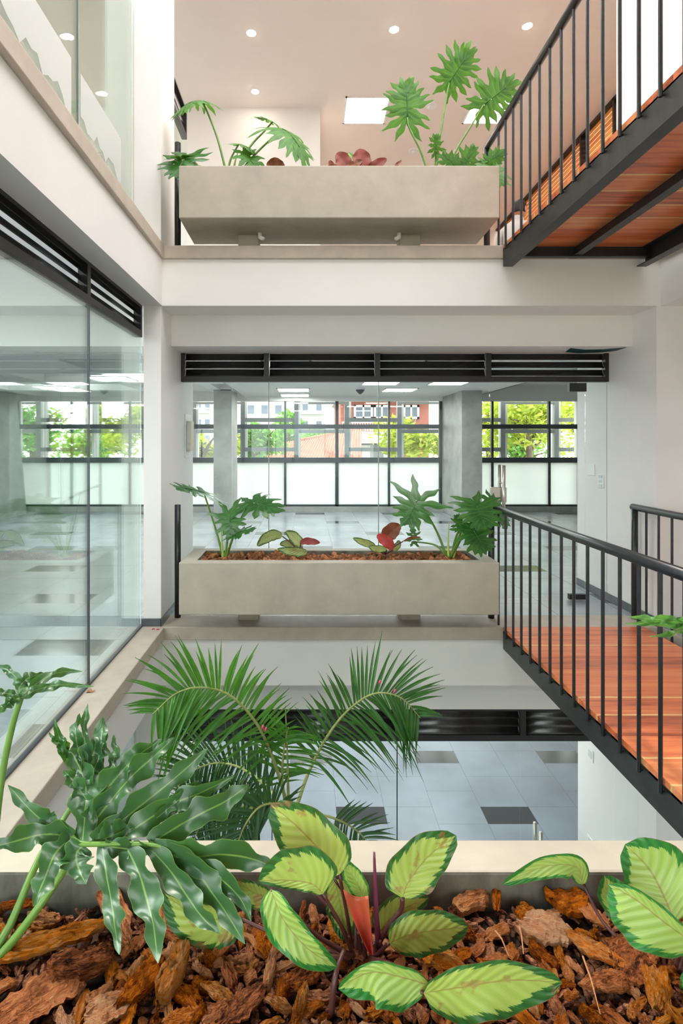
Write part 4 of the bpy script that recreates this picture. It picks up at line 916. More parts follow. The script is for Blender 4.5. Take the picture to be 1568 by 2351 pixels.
cen = calathea('calathea', at(840, 2200, 1.02), 'calathea in the middle of the near planter with one rolled red leaf', [
    dict(mid=[(779, 2008, 1.02), (752, 1972, 1.03), (690, 1905, 1.05), (622, 1846, 1.06)], w=(72, 66), fold=.12, wave=.008, pet=[(R0[0] - 25, 2200, 1.02), (800, 2120, 1.03), (779, 2006, 1.025)], label='largest upright leaf with brown blotches'),
    dict(mid=[(720, 2045, 1.06), (690, 2005, 1.07), (662, 1972, 1.08), (648, 1950, 1.08)], w=(42, 40), fold=.2, pet=[(815, 2195, 1.03), (780, 2120, 1.05), (720, 2045, 1.06)]),
    dict(mid=[(742, 2052, .99), (715, 2030, .985), (662, 2022, .99), (592, 2022, 1.0)], w=(22, 84), fold=.2, wave=.005, pet=[(812, 2195, 1.01), (780, 2120, 1.0), (742, 2052, .99)], label='leaf folded along its rib, spotted'),
    dict(mid=[(622, 2042, .965), (650, 2110, .955), (705, 2176, .95), (775, 2222, .95)], w=(34, 52), fold=.5, curl=-.2, wave=.006, pet=[(808, 2195, 1.0), (730, 2150, .99), (650, 2080, .98), (622, 2042, .966)], mat='calathea_fresh'),
    dict(mid=[(768, 2018, 1.05), (778, 2060, 1.055), (786, 2105, 1.06), (792, 2160, 1.05)], w=(48, 34), fold=.25, pet=[(818, 2195, 1.03), (812, 2090, 1.06), (768, 2018, 1.05)]),
    dict(mid=[(838, 2075, 1.035), (826, 2040, 1.035), (806, 2005, 1.04), (786, 1972, 1.04)], w=(24, 22), fold=1.2, wave=.003, pet=[(838, 2195, 1.02), (838, 2130, 1.03), (838, 2070, 1.035)], mat='calathea_fresh'),
    dict(mid=[(924, 2062, 1.02), (938, 2025, 1.03), (985, 1965, 1.05), (1048, 1918, 1.06)], w=(62, 56), fold=.14, wave=.007, pet=[(852, 2195, 1.02), (890, 2130, 1.02), (920, 2090, 1.02), (924, 2060, 1.02)], pr=(.0055, .0045), label='upright leaf with brown streaks along the rib'),
    dict(mid=[(868, 2145, 1.07), (890, 2115, 1.075), (930, 2085, 1.08), (985, 2062, 1.08)], w=(40, 34), fold=.2, pet=[(850, 2195, 1.03), (860, 2170, 1.06), (868, 2145, 1.07)]),
    dict(mid=[(893, 2166, 1.0), (940, 2146, 1.0), (1005, 2135, 1.005), (1076, 2128, 1.01)], w=(52, 58), fold=-.15, wave=.008, pet=[(850, 2200, 1.02), (870, 2185, 1.01), (893, 2166, 1.0)]),
    dict(mid=[(985, 2262, .91), (930, 2245, .90), (850, 2232, .895), (776, 2270, .895)], w=(86, 26), fold=.25, wave=.007, pet=[(845, 2200, 1.02), (900, 2215, .97), (985, 2262, .91)], mat='calathea_fresh', label='bright folded leaf with a dark green margin'),
    dict(mid=[(972, 2280, .90), (1060, 2266, .88), (1170, 2250, .88), (1290, 2255, .895)], w=(50, 92), fold=.1, wave=.007, pet=[(850, 2205, 1.01), (900, 2235, .96), (972, 2280, .90)], label='lowest leaf, wide and blotched brown'),
    dict(mid=[(545, 2105, 1.03), (510, 2110, 1.03), (450, 2105, 1.03), (378, 2050, 1.05)], w=(72, 46), fold=.1, wave=.007, pet=[(800, 2200, 1.01), (720, 2190, 1.0), (640, 2150, 1.01), (545, 2105, 1.03)], label='leaf lying under the philodendron lobes'),
    dict(mid=[(632, 2062, 1.05), (605, 2060, 1.05), (575, 2045, 1.05), (540, 2020, 1.06)], w=(34, 26), fold=.2, pet=[(800, 2198, 1.02), (700, 2160, 1.03), (632, 2062, 1.05)]),
])
# rolled red leaf and purple spike belong to the same plant
m = MB(); P, U = [], []
for i in range(13):
    s = i / 12; xl = 788 + (848 - 788) * s ** 1.25; xr = 846 + 12 * s; y0 = 2042 + 150 * s + 0; row = []
    for k in range(7):
        v = k / 6; x = xl + (xr - xl) * v; row.append(at(x, y0 + 14 * v * (1 - s) - 9 * math.sin(math.pi * v) * (1 - s) * -1, 1.0 + .02 * math.sin(math.pi * v) * (1 - s * .6) - .012))
    P.append(row); U.append([(s, k / 6) for k in range(7)])
m.grid(P, U); o = m.build('leaf', 'red_leaf', cen, smooth=True, solid=.0012); o['label'] = 'young rolled red leaf'
m = MB(); px_tube(m, [(859, 1957, 1.02), (861, 2020, 1.02), (864, 2100, 1.02), (870, 2185, 1.02)], (.0022, .0065)); o = m.build('leaf_spike', 'spike_purple', cen, smooth=True); o['label'] = 'thin unopened purple leaf spike'
for k, (x, y) in enumerate(((800, 2150), (822, 2140), (832, 2160), (858, 2165), (872, 2160))):
    m = MB(); px_tube(m, [(835 + (k - 2) * 10, 2205, 1.02), (x + 5, y + 25, 1.015), (x, y, 1.01)], (.005, .003)); m.build('stalk', 'petiole_purple', cen, smooth=True)
m = MB(); px_tube(m, [(790, 2180, .98), (770, 2240, .95), (760, 2330, .93)], (.004, .006)); m.build('stalk', 'petiole_purple', cen, smooth=True)
rt = calathea('calathea', at(1545, 2235, 1.0), 'calathea at the right end of the near planter with one arching leaf', [
    dict(mid=[(1340, 2032, 1.10), (1322, 1990, 1.10), (1250, 1990, 1.09), (1153, 2030, 1.08)], w=(32, 26), fold=.3, wave=.006, pet=[(1520, 2240, 1.0), (1440, 2175, 1.03), (1380, 2110, 1.06), (1340, 2030, 1.10)], label='arching leaf with a brown tip'),
    dict(mid=[(1548, 2118, 1.03), (1525, 2060, 1.05), (1490, 1995, 1.07), (1435, 1938, 1.08)], w=(76, 88), fold=.1, wave=.006, pet=[(1545, 2235, 1.0), (1560, 2180, 1.0), (1548, 2118, 1.03)], label='large fresh green leaf'),
    dict(mid=[(1470, 2135, 1.07), (1440, 2100, 1.08), (1405, 2055, 1.085), (1388, 2010, 1.09)], w=(36, 48), fold=.2, pet=[(1540, 2235, 1.01), (1510, 2190, 1.05), (1470, 2135, 1.07)]),
    dict(mid=[(1600, 2170, .98), (1530, 2120, .975), (1460, 2065, .985), (1398, 2030, 1.0)], w=(88, 26), fold=.2, wave=.006, pet=[(1550, 2240, 1.0), (1590, 2210, .99), (1600, 2170, .98)]),
    dict(mid=[(1600, 2290, .95), (1590, 2260, .95), (1575, 2225, .95)], w=(30, 30), fold=.2, pet=[(1555, 2240, 1.0), (1580, 2270, .97), (1600, 2290, .95)]),
], mat='calathea_fresh')
for k in range(4):
    m = MB(); px_tube(m, [(1515 + 14 * k, 2245, 1.0), (1500 + 22 * k, 2190, 1.02), (1490 + 28 * k, 2150, 1.03)], (.004, .003)); m.build('stalk', 'petiole_purple', rt, smooth=True)
# calatheas of the middle planter
calathea('calathea', at(690, 1272, 4.37), 'small calathea left of the middle in the far planter, one wine red leaf', [
    dict(mid=[(648, 1231, 4.36), (630, 1228, 4.33), (610, 1236, 4.30), (590, 1254, 4.28)], w=(13, 13), fold=.2, pet=[(688, 1274, 4.37), (672, 1250, 4.37), (648, 1231, 4.36)], pr=(.006, .005)),
    dict(mid=[(694, 1254, 4.38), (686, 1245, 4.39), (672, 1230, 4.40), (655, 1220, 4.40)], w=(13, 13), fold=.2, pet=[(690, 1274, 4.37), (694, 1254, 4.38)], pr=(.006, .005)),
    dict(mid=[(689, 1246, 4.35), (702, 1242, 4.34), (718, 1243, 4.33), (735, 1246, 4.33)], w=(8, 9), fold=.2, back=True, pet=[(690, 1274, 4.37), (690, 1246, 4.35)], pr=(.006, .005), label='wine red underside'),
    dict(mid=[(706, 1268, 4.33), (690, 1266, 4.31), (665, 1264, 4.29), (636, 1260, 4.29)], w=(13, 9), fold=.15, pet=[(692, 1275, 4.37), (706, 1268, 4.33)], pr=(.006, .005)),
    dict(mid=[(686, 1258, 4.42), (672, 1250, 4.44), (655, 1248, 4.45), (642, 1250, 4.46)], w=(9, 9), fold=.15, pet=[(690, 1274, 4.4), (686, 1258, 4.42)], pr=(.006, .005)),
], mat='calathea_far', grp='calatheas')
calathea('calathea', at(882, 1270, 4.37), 'small calathea right of the middle in the far planter, with an upright brown leaf', [
    dict(mid=[(884, 1244, 4.38), (892, 1228, 4.38), (905, 1215, 4.37), (920, 1206, 4.37)], w=(19, 18), fold=.2, mat='brown_leaf', pet=[(882, 1272, 4.37), (884, 1244, 4.38)], pr=(.006, .005), label='upright leaf showing its brown underside'),
    dict(mid=[(902, 1262, 4.34), (892, 1248, 4.33), (878, 1236, 4.33), (865, 1228, 4.33)], w=(13, 13), fold=.3, back=True, mat='calathea', pet=[(884, 1272, 4.37), (902, 1262, 4.34)], pr=(.006, .005), label='pinkish red folded leaf'),
    dict(mid=[(862, 1254, 4.36), (848, 1250, 4.35), (830, 1244, 4.34), (810, 1235, 4.34)], w=(8, 9), fold=.2, pet=[(880, 1272, 4.37), (862, 1254, 4.36)], pr=(.006, .005)),
    dict(mid=[(888, 1262, 4.30), (875, 1260, 4.29), (860, 1259, 4.28), (846, 1254, 4.28)], w=(9, 8), fold=.1, pet=[(884, 1272, 4.37), (888, 1262, 4.30)], pr=(.006, .005)),
    dict(mid=[(902, 1264, 4.40), (908, 1258, 4.41), (914, 1250, 4.42), (916, 1240, 4.42)], w=(8, 8), fold=.2, pet=[(884, 1272, 4.38), (902, 1264, 4.40)], pr=(.006, .005)),
    dict(mid=[(925, 1243, 4.38), (940, 1236, 4.38), (952, 1234, 4.38), (966, 1233, 4.38)], w=(3, 3), fold=.2, mat='brown_leaf', pet=[(886, 1272, 4.37), (905, 1255, 4.37), (925, 1243, 4.38)], pr=(.006, .005)),
], mat='calathea_far', grp='calatheas')
# calatheas of the top planter
UZ = 4.38
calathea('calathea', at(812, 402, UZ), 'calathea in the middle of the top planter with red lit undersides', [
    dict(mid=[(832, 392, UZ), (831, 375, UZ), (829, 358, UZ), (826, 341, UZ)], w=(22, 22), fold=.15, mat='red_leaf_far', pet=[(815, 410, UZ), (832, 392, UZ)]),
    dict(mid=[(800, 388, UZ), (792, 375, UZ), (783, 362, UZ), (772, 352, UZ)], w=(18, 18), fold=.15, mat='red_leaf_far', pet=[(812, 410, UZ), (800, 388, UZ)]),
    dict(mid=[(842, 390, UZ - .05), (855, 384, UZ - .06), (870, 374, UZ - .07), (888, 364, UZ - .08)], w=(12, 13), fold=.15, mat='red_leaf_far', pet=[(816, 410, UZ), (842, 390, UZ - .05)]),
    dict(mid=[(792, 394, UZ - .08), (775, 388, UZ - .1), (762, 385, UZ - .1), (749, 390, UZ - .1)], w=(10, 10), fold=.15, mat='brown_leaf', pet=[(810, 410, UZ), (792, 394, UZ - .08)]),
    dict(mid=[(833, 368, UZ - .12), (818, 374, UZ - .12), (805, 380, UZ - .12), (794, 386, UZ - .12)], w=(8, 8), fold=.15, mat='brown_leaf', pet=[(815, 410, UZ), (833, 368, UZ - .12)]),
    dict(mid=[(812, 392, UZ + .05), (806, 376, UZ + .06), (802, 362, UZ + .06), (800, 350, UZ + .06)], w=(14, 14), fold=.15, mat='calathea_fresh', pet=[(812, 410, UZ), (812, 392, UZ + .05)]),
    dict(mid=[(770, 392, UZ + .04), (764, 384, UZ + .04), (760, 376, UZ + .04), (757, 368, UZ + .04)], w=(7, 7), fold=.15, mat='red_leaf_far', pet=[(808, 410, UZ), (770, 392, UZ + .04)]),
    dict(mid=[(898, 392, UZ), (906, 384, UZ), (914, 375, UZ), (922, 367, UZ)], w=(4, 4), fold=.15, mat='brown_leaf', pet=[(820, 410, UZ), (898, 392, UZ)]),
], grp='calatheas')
calathea('calathea', at(634, 402, UZ), 'single curled brown calathea leaf between the two left top plants', [
    dict(mid=[(634, 396, UZ), (633, 385, UZ), (631, 374, UZ), (630, 361, UZ)], w=(21, 21), fold=.6, mat='brown_leaf', pet=[(634, 412, UZ), (634, 396, UZ)])], grp='calatheas')

# ---- far philodendrons: generic pinnate leaf
def split_leaf(mb, A, T, nrm, wide=1.0, seed=0, n=6, droop=.25, hwf=.088, back=1.0):
    r = random.Random(seed); u = (T - A); L = u.length; u.normalize(); v = V(nrm).cross(u).normalized(); w = u.cross(v).normalized()
    Lm = .62 * L; k = 0
    def strip(o2, ang, ln, hw, side):
        nonlocal k
        ph = r.uniform(0, 6.28); ph2 = r.uniform(0, 6.28); P, U = [], []; K = 11; off = (k % 4) * .0012; k += 1; bendv = r.uniform(-.25, .05)
        pos = V((o2, 0)); dirn = ang
        for i in range(K + 1):
            s = i / K; a = ang + side * bendv * s * 1.6
            if i: pos = pos + V((math.cos(a), math.sin(a))) * ln / K
            nn = V((-math.sin(a), math.cos(a)))
            wd = hw * (.75 + .55 * math.sin(math.pi * min(1, s + .12))) * (1 - s ** 5) ** .7
            wl = wd * (1 + .32 * math.sin(s * 12 + ph)); wr = wd * (1 + .32 * math.sin(s * 11 + ph2))
            row, ur = [], []
            for c, q in ((-1, pos - nn * wl), (0, pos), (1, pos + nn * wr)):
                rad = q.length / L
                h = off - droop * L * rad ** 2 - .12 * abs(c) * wd + .02 * L * math.sin(s * 7 + ph) * s
                row.append(A + u * q.x + v * q.y * wide + w * h); ur.append((s, .5 + .5 * c))
            P.append(row); U.append(ur)
        mb.grid(P, U)
    for side in (1, -1):
        for i in range(n):
            t = i / (n - 1); ang = math.radians(150 - 122 * t ** .9 + r.uniform(-6, 6)) * side
            ln = L * (.40 + .22 * math.sin(math.pi * min(1, t * .75 + .2))) * (back if i < 2 else 1) * r.uniform(.88, 1.1)
            strip(Lm * t * .97 + .01 * L, ang, ln, L * hwf * (1.0 if i else .9), side)
    strip(Lm * .9, 0.0, L * .44, L * hwf * 1.1, 1)
    P = [A + u * Lm * i / 6 - w * (droop * L * (Lm * i / 6 / L) ** 2 - .002) for i in range(7)]
    mb.tube(P, L * .012, 6)
def philodendron(loc, lab, leaves, mat, spears=()):
    t = thing('split_leaf_philodendron', loc, lab, 'plant', 'split-leaf philodendrons')
    for i, L in enumerate(leaves):
        A, T = at(*L['a']), at(*L['t']); m = MB()
        split_leaf(m, A, T, L.get('n', (0, -1, .4)), L.get('w', 1.0), L.get('seed', 300 + i * 11), L.get('k', 6), L.get('droop', .2), L.get('hw', .088), L.get('back', 1.0))
        o = m.build('leaf', L.get('mat', mat), t, smooth=True)
        if 'pet' in L:
            p = MB(); px_tube(p, L['pet'] + [L['a']], (.0105, .0065), n=8); p.build('petiole', 'petiole_green', o, smooth=True)
    for s in spears:
        p = MB(); px_tube(p, s, (.012, .002), n=8); p.build('leaf_spear', 'spear_green', t, smooth=True)
    return t
D = 4.37
philodendron(at(516, 1283, D), 'split-leaf philodendron at the left end of the middle planter', [
    dict(a=(468, 1131, D - .05), t=(398, 1112, D - .25), n=(.1, -.35, 1), pet=[(514, 1284, D), (495, 1215, D)], droop=.06, back=1.5, w=.9),
    dict(a=(572, 1152, D), t=(638, 1160, D - .18), n=(-.1, -.55, 1), pet=[(518, 1284, D), (542, 1215, D)], droop=.25, back=1.3),
    dict(a=(527, 1182, D - .1), t=(532, 1236, D - .16), n=(0, -1, .5), pet=[(516, 1284, D), (523, 1230, D - .02)], droop=.1, back=1.6, w=1.2, k=6),
    dict(a=(540, 1224, D - .12), t=(583, 1212, D - .2), n=(0, -.4, 1), pet=[(518, 1284, D), (528, 1252, D - .03)], droop=.1, back=1.3),
], 'phil_mid', [[(512, 1284, D), (509, 1240, D), (507, 1199, D)]])
philodendron(at(1030, 1278, D), 'split-leaf philodendron at the right end of the middle planter, drooping over the rail', [
    dict(a=(958, 1148, D - .1), t=(930, 1208, D - .2), n=(-.2, -1, .35), pet=[(1026, 1280, D), (1005, 1225, D), (980, 1180, D - .03)], droop=.1, back=1.7, w=1.25),
    dict(a=(1092, 1158, D - .2), t=(1120, 1212, D - .34), n=(.15, -1, .7), pet=[(1036, 1280, D), (1050, 1225, D - .05)], droop=.15, back=1.35, w=1.6, k=7),
    dict(a=(1085, 1213, D - .2), t=(1120, 1272, D - .3), n=(.3, -1, .5), pet=[(1034, 1280, D), (1055, 1240, D - .08)], droop=.1, back=1.3, w=1.3, k=7),
    dict(a=(1130, 1150, D + .05), t=(1178, 1205, D), n=(.5, -.6, .6), pet=[(1036, 1280, D), (1080, 1200, D)], droop=.2, w=1.1),
    dict(a=(950, 1243, D + .12), t=(948, 1213, D + .12), n=(0, -1, .3), pet=[(1028, 1281, D), (1000, 1252, D + .08)], droop=.05, k=4, w=1.2),
    dict(a=(1060, 1215, D), t=(1048, 1180, D), n=(-.1, -1, .3), pet=[(1033, 1280, D)], droop=.1, k=5),
], 'phil_mid', [[(1029, 1280, D), (1029, 1240, D), (1031, 1199, D)], [(1040, 1280, D), (1050, 1250, D), (1062, 1222, D)]])
philodendron(at(530, 396, D), 'split-leaf philodendron at the left end of the top planter', [
    dict(a=(464, 232, D), t=(388, 222, D - .12), n=(.05, -.45, 1), pet=[(521, 402, D), (500, 320, D), (478, 262, D)], droop=.62, back=1.3, w=1.25, k=8, hw=.07),
    dict(a=(626, 280, D + .08), t=(590, 262, D + .1), n=(0, -.3, 1), pet=[(543, 402, D), (572, 340, D + .02), (605, 303, D + .06)], droop=.2, back=1.4, w=1.2),
    dict(a=(648, 296, D), t=(722, 330, D - .12), n=(.1, -.5, .9), pet=[(546, 402, D), (590, 350, D)], droop=.55, back=1.3, w=1.2, k=8, hw=.07),
    dict(a=(548, 331, D), t=(590, 338, D - .05), n=(0, -.4, 1), pet=[(522, 402, D), (530, 365, D)], droop=.3, back=1.2, k=5),
    dict(a=(562, 352, D - .02), t=(596, 388, D - .08), n=(.1, -.9, .6), pet=[(540, 402, D)], droop=.2, k=5, w=1.1),
    dict(a=(425, 360, D - .12), t=(400, 402, D - .28), n=(-.2, -1, .5), pet=[(470, 402, D), (450, 378, D - .06)], droop=.1, w=1.3, back=1.3, mat='phil_mid'),
    dict(a=(428, 356, D - .12), t=(376, 354, D - .2), n=(0, -.4, 1), pet=[(470, 402, D), (450, 376, D - .06)], droop=.2, k=5),
], 'phil_up', [[(533, 402, D), (540, 370, D), (547, 347, D)]])
philodendron(at(1000, 396, D), 'tall split-leaf philodendron at the right end of the top planter, by the railing', [
    dict(a=(935, 270, D), t=(934, 172, D - .05), n=(0, -1, -.25), pet=[(984, 402, D), (965, 345, D), (940, 295, D)], droop=.08, w=1.05, k=8, back=1.3, hw=.066),
    dict(a=(1031, 190, D), t=(1090, 100, D - .1), n=(0, -1, -.3), pet=[(1000, 402, D), (1008, 330, D), (1022, 240, D)], droop=.08, w=1.0, k=8, back=1.0, hw=.066),
    dict(a=(1110, 241, D), t=(1192, 175, D - .05), n=(0, -1, -.3), pet=[(1020, 402, D), (1050, 340, D), (1090, 275, D)], droop=.08, w=1.0, k=8, back=1.0, hw=.066),
    dict(a=(1001, 345, D - .05), t=(1000, 306, D - .1), n=(0, -1, 0), pet=[(1000, 402, D), (1000, 370, D)], droop=.1, k=5, back=1.2),
    dict(a=(1050, 388, D - .05), t=(1015, 348, D - .1), n=(0, -1, -.1), pet=[(1010, 402, D)], droop=.1, k=5),
    dict(a=(1062, 386, D - .05), t=(1092, 332, D - .1), n=(0, -1, -.1), pet=[(1012, 402, D)], droop=.1, k=6),
    dict(a=(1120, 372, D - .1), t=(1160, 345, D - .2), n=(.2, -1, .1), pet=[(1014, 402, D), (1070, 385, D)], droop=.15, k=6, back=1.2),
    dict(a=(1125, 380, D - .1), t=(1155, 425, D - .22), n=(.2, -1, .2), pet=[(1014, 402, D), (1070, 388, D)], droop=.1, k=6),
], 'phil_up')

# ---- palm in the light well
palm = thing('areca_palm', (-.11, 2.85, -STOREY), 'feathery green palm standing on the floor of the light well', 'plant')
PD = 2.85
for k, (px, dd) in enumerate(((655, 2.85), (668, 2.9), (640, 2.8), (684, 2.95))):
    m = MB(); b = V((-.11 + .03 * (k - 1.5), 2.85 + .03 * (k % 2), -STOREY)); m.tube(smoothpath([b, b + V((.02, 0, .9)), at(px, 2020, dd), at(px, 1850, dd)], 16), [.028 - .001 * i for i in range(17)], 12); m.build('stem', 'palm_stem', palm, smooth=True)
def frond(rachis, n, ln, seed, mat='palm_green', start=.12, up=1.0, low=1.0, asc=(0, 0)):
    r = random.Random(seed); C = smoothpath([at(*p) for p in rachis], 60); m = MB()
    rm = MB(); rm.tube(C, [.010 - .0075 * i / 60 for i in range(61)], 8)
    for k in range(n):
        s = start + (1 - start) * (k + r.uniform(-.3, .3)) / n; s = max(start, min(.995, s)); f = s * 60; i = min(int(f), 59)
        p = C[i].lerp(C[i + 1], f - i); t = (C[min(i + 2, 60)] - C[max(i - 2, 0)]).normalized()
        b0 = t.cross(V((0, -1, .15))).normalized()
        for side in (1, -1):
            b = b0 * side; isup = b.z > 0
            prof = (.55 + .6 * math.sin(math.pi * min(1, (s - start) / (1 - start) * .85 + .1))) * (1 - .35 * max(0, s - .8) / .2)
            L = ln * prof * r.uniform(.85, 1.1) * (up if isup else low)
            d = (b * .9 + t * (.25 + .55 * s * s + r.uniform(-.12, .2)) + V((0, r.uniform(-.5, .25), .12 if isup else -.1))).normalized()
            g = (.16 if isup else .34) * r.uniform(.5, 1.5); wmax = .0082 * r.uniform(.75, 1.2); P, U = [], []
            lat = d.cross(V((0, -1, r.uniform(-.4, .4)))).normalized()
            for q in range(7):
                x = q / 6; c = p + d * L * x + V((0, 0, -g * L * x * x))
                wv = wmax * (math.sin(math.pi * min(1, x * .75 + .2))) * (1 - x ** 4) + .0006
                P.append([c - lat * wv, c + V((0, .003, 0)), c + lat * wv]); U.append([(x, 0.1), (x, .4), (x, .9)])
            m.grid(P, U)
    o = m.build('frond', mat, palm); rm.build('rachis', 'palm_stem', o, smooth=True)
frond([(660, 1850, 2.85), (628, 1745, 2.82), (588, 1660, 2.78), (530, 1598, 2.72), (465, 1578, 2.66), (405, 1592, 2.62), (350, 1640, 2.58)], 46, .30, 1, up=1.0, low=1.0, start=.2)
frond([(682, 1848, 2.92), (712, 1765, 2.96), (755, 1685, 3.0), (805, 1625, 3.02), (862, 1592, 3.04), (920, 1602, 3.05), (965, 1648, 3.06)], 44, .315, 2, mat='palm_mid', start=.2)
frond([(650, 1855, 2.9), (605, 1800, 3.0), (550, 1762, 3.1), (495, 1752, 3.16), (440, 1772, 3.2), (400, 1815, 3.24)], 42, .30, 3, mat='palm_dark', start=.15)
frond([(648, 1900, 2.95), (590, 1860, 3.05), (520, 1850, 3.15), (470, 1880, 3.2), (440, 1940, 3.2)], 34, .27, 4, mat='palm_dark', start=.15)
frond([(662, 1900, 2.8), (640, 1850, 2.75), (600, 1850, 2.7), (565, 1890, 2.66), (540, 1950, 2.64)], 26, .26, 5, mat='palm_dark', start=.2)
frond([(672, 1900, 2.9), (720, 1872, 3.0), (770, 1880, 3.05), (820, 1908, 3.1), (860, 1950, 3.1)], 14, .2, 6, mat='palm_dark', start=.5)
m = MB(); px_tube(m, [(662, 1850, 2.84), (660, 1740, 2.83), (655, 1620, 2.82)], (.009, .002)); m.build('leaf_spear', 'palm_stem', palm, smooth=True)
frond([(658, 1860, 2.84), (648, 1790, 2.84), (652, 1720, 2.83), (662, 1670, 2.82)], 20, .22, 7, start=.3)
for k, (x, y, dd) in enumerate(((603, 1670, 2.74), (610, 1675, 2.74), (872, 1566, 2.98), (906, 1587, 3.0), (714, 1746, 2.92))):
    m = MB(); c = at(x, y, dd); m.tube([c - V((.006, 0, .012)), c, c + V((.004, .002, .012))], [.003, .007, .003], 8)
    tag(m.build('fallen_petal', 'petal_pink', smooth=True), 'pink petal caught on the ' + ('left palm frond, upper one', 'left palm frond, lower one', 'right palm frond, left one', 'right palm frond, right one', 'stalk of the right palm frond')[k], 'petal')
for k, (x, y, dd) in enumerate(((352, 1445, 4.2), (362, 1446, 4.2))):
    d = EYE * FOC / (y - CY); c = at(x, y, d); m = MB(); m.grid([[c + V((-.012, -.006, .001)), c + V((.0, -.01, .008)), c + V((.012, -.004, .002))], [c + V((-.012, .01, .003)), c + V((0, .012, .006)), c + V((.013, .01, .001))]], [[(0, 0)] * 3] * 2)
    tag(m.build('fallen_petal', 'petal_pink', smooth=True, solid=.001), 'pink petal on the ledge corner by the pillar, ' + ('left', 'right')[k], 'petal')
d = EYE * FOC / (1589 - CY); c = at(208, 1589, d); m = MB()
m.grid([[c + V((-.022, -.012, .001)), c + V((-.005, -.016, .012)), c + V((.012, -.01, .003)), c + V((.026, -.004, .01))], [c + V((-.022, .012, .004)), c + V((-.004, .016, .014)), c + V((.01, .004, .006)), c + V((.027, .006, .012))]], [[(0, 0)] * 4] * 2)
tag(m.build('dry_leaf', 'dry_leaf', smooth=True, solid=.001), 'curled brown dry leaf on the left ledge by the glass', 'leaf')
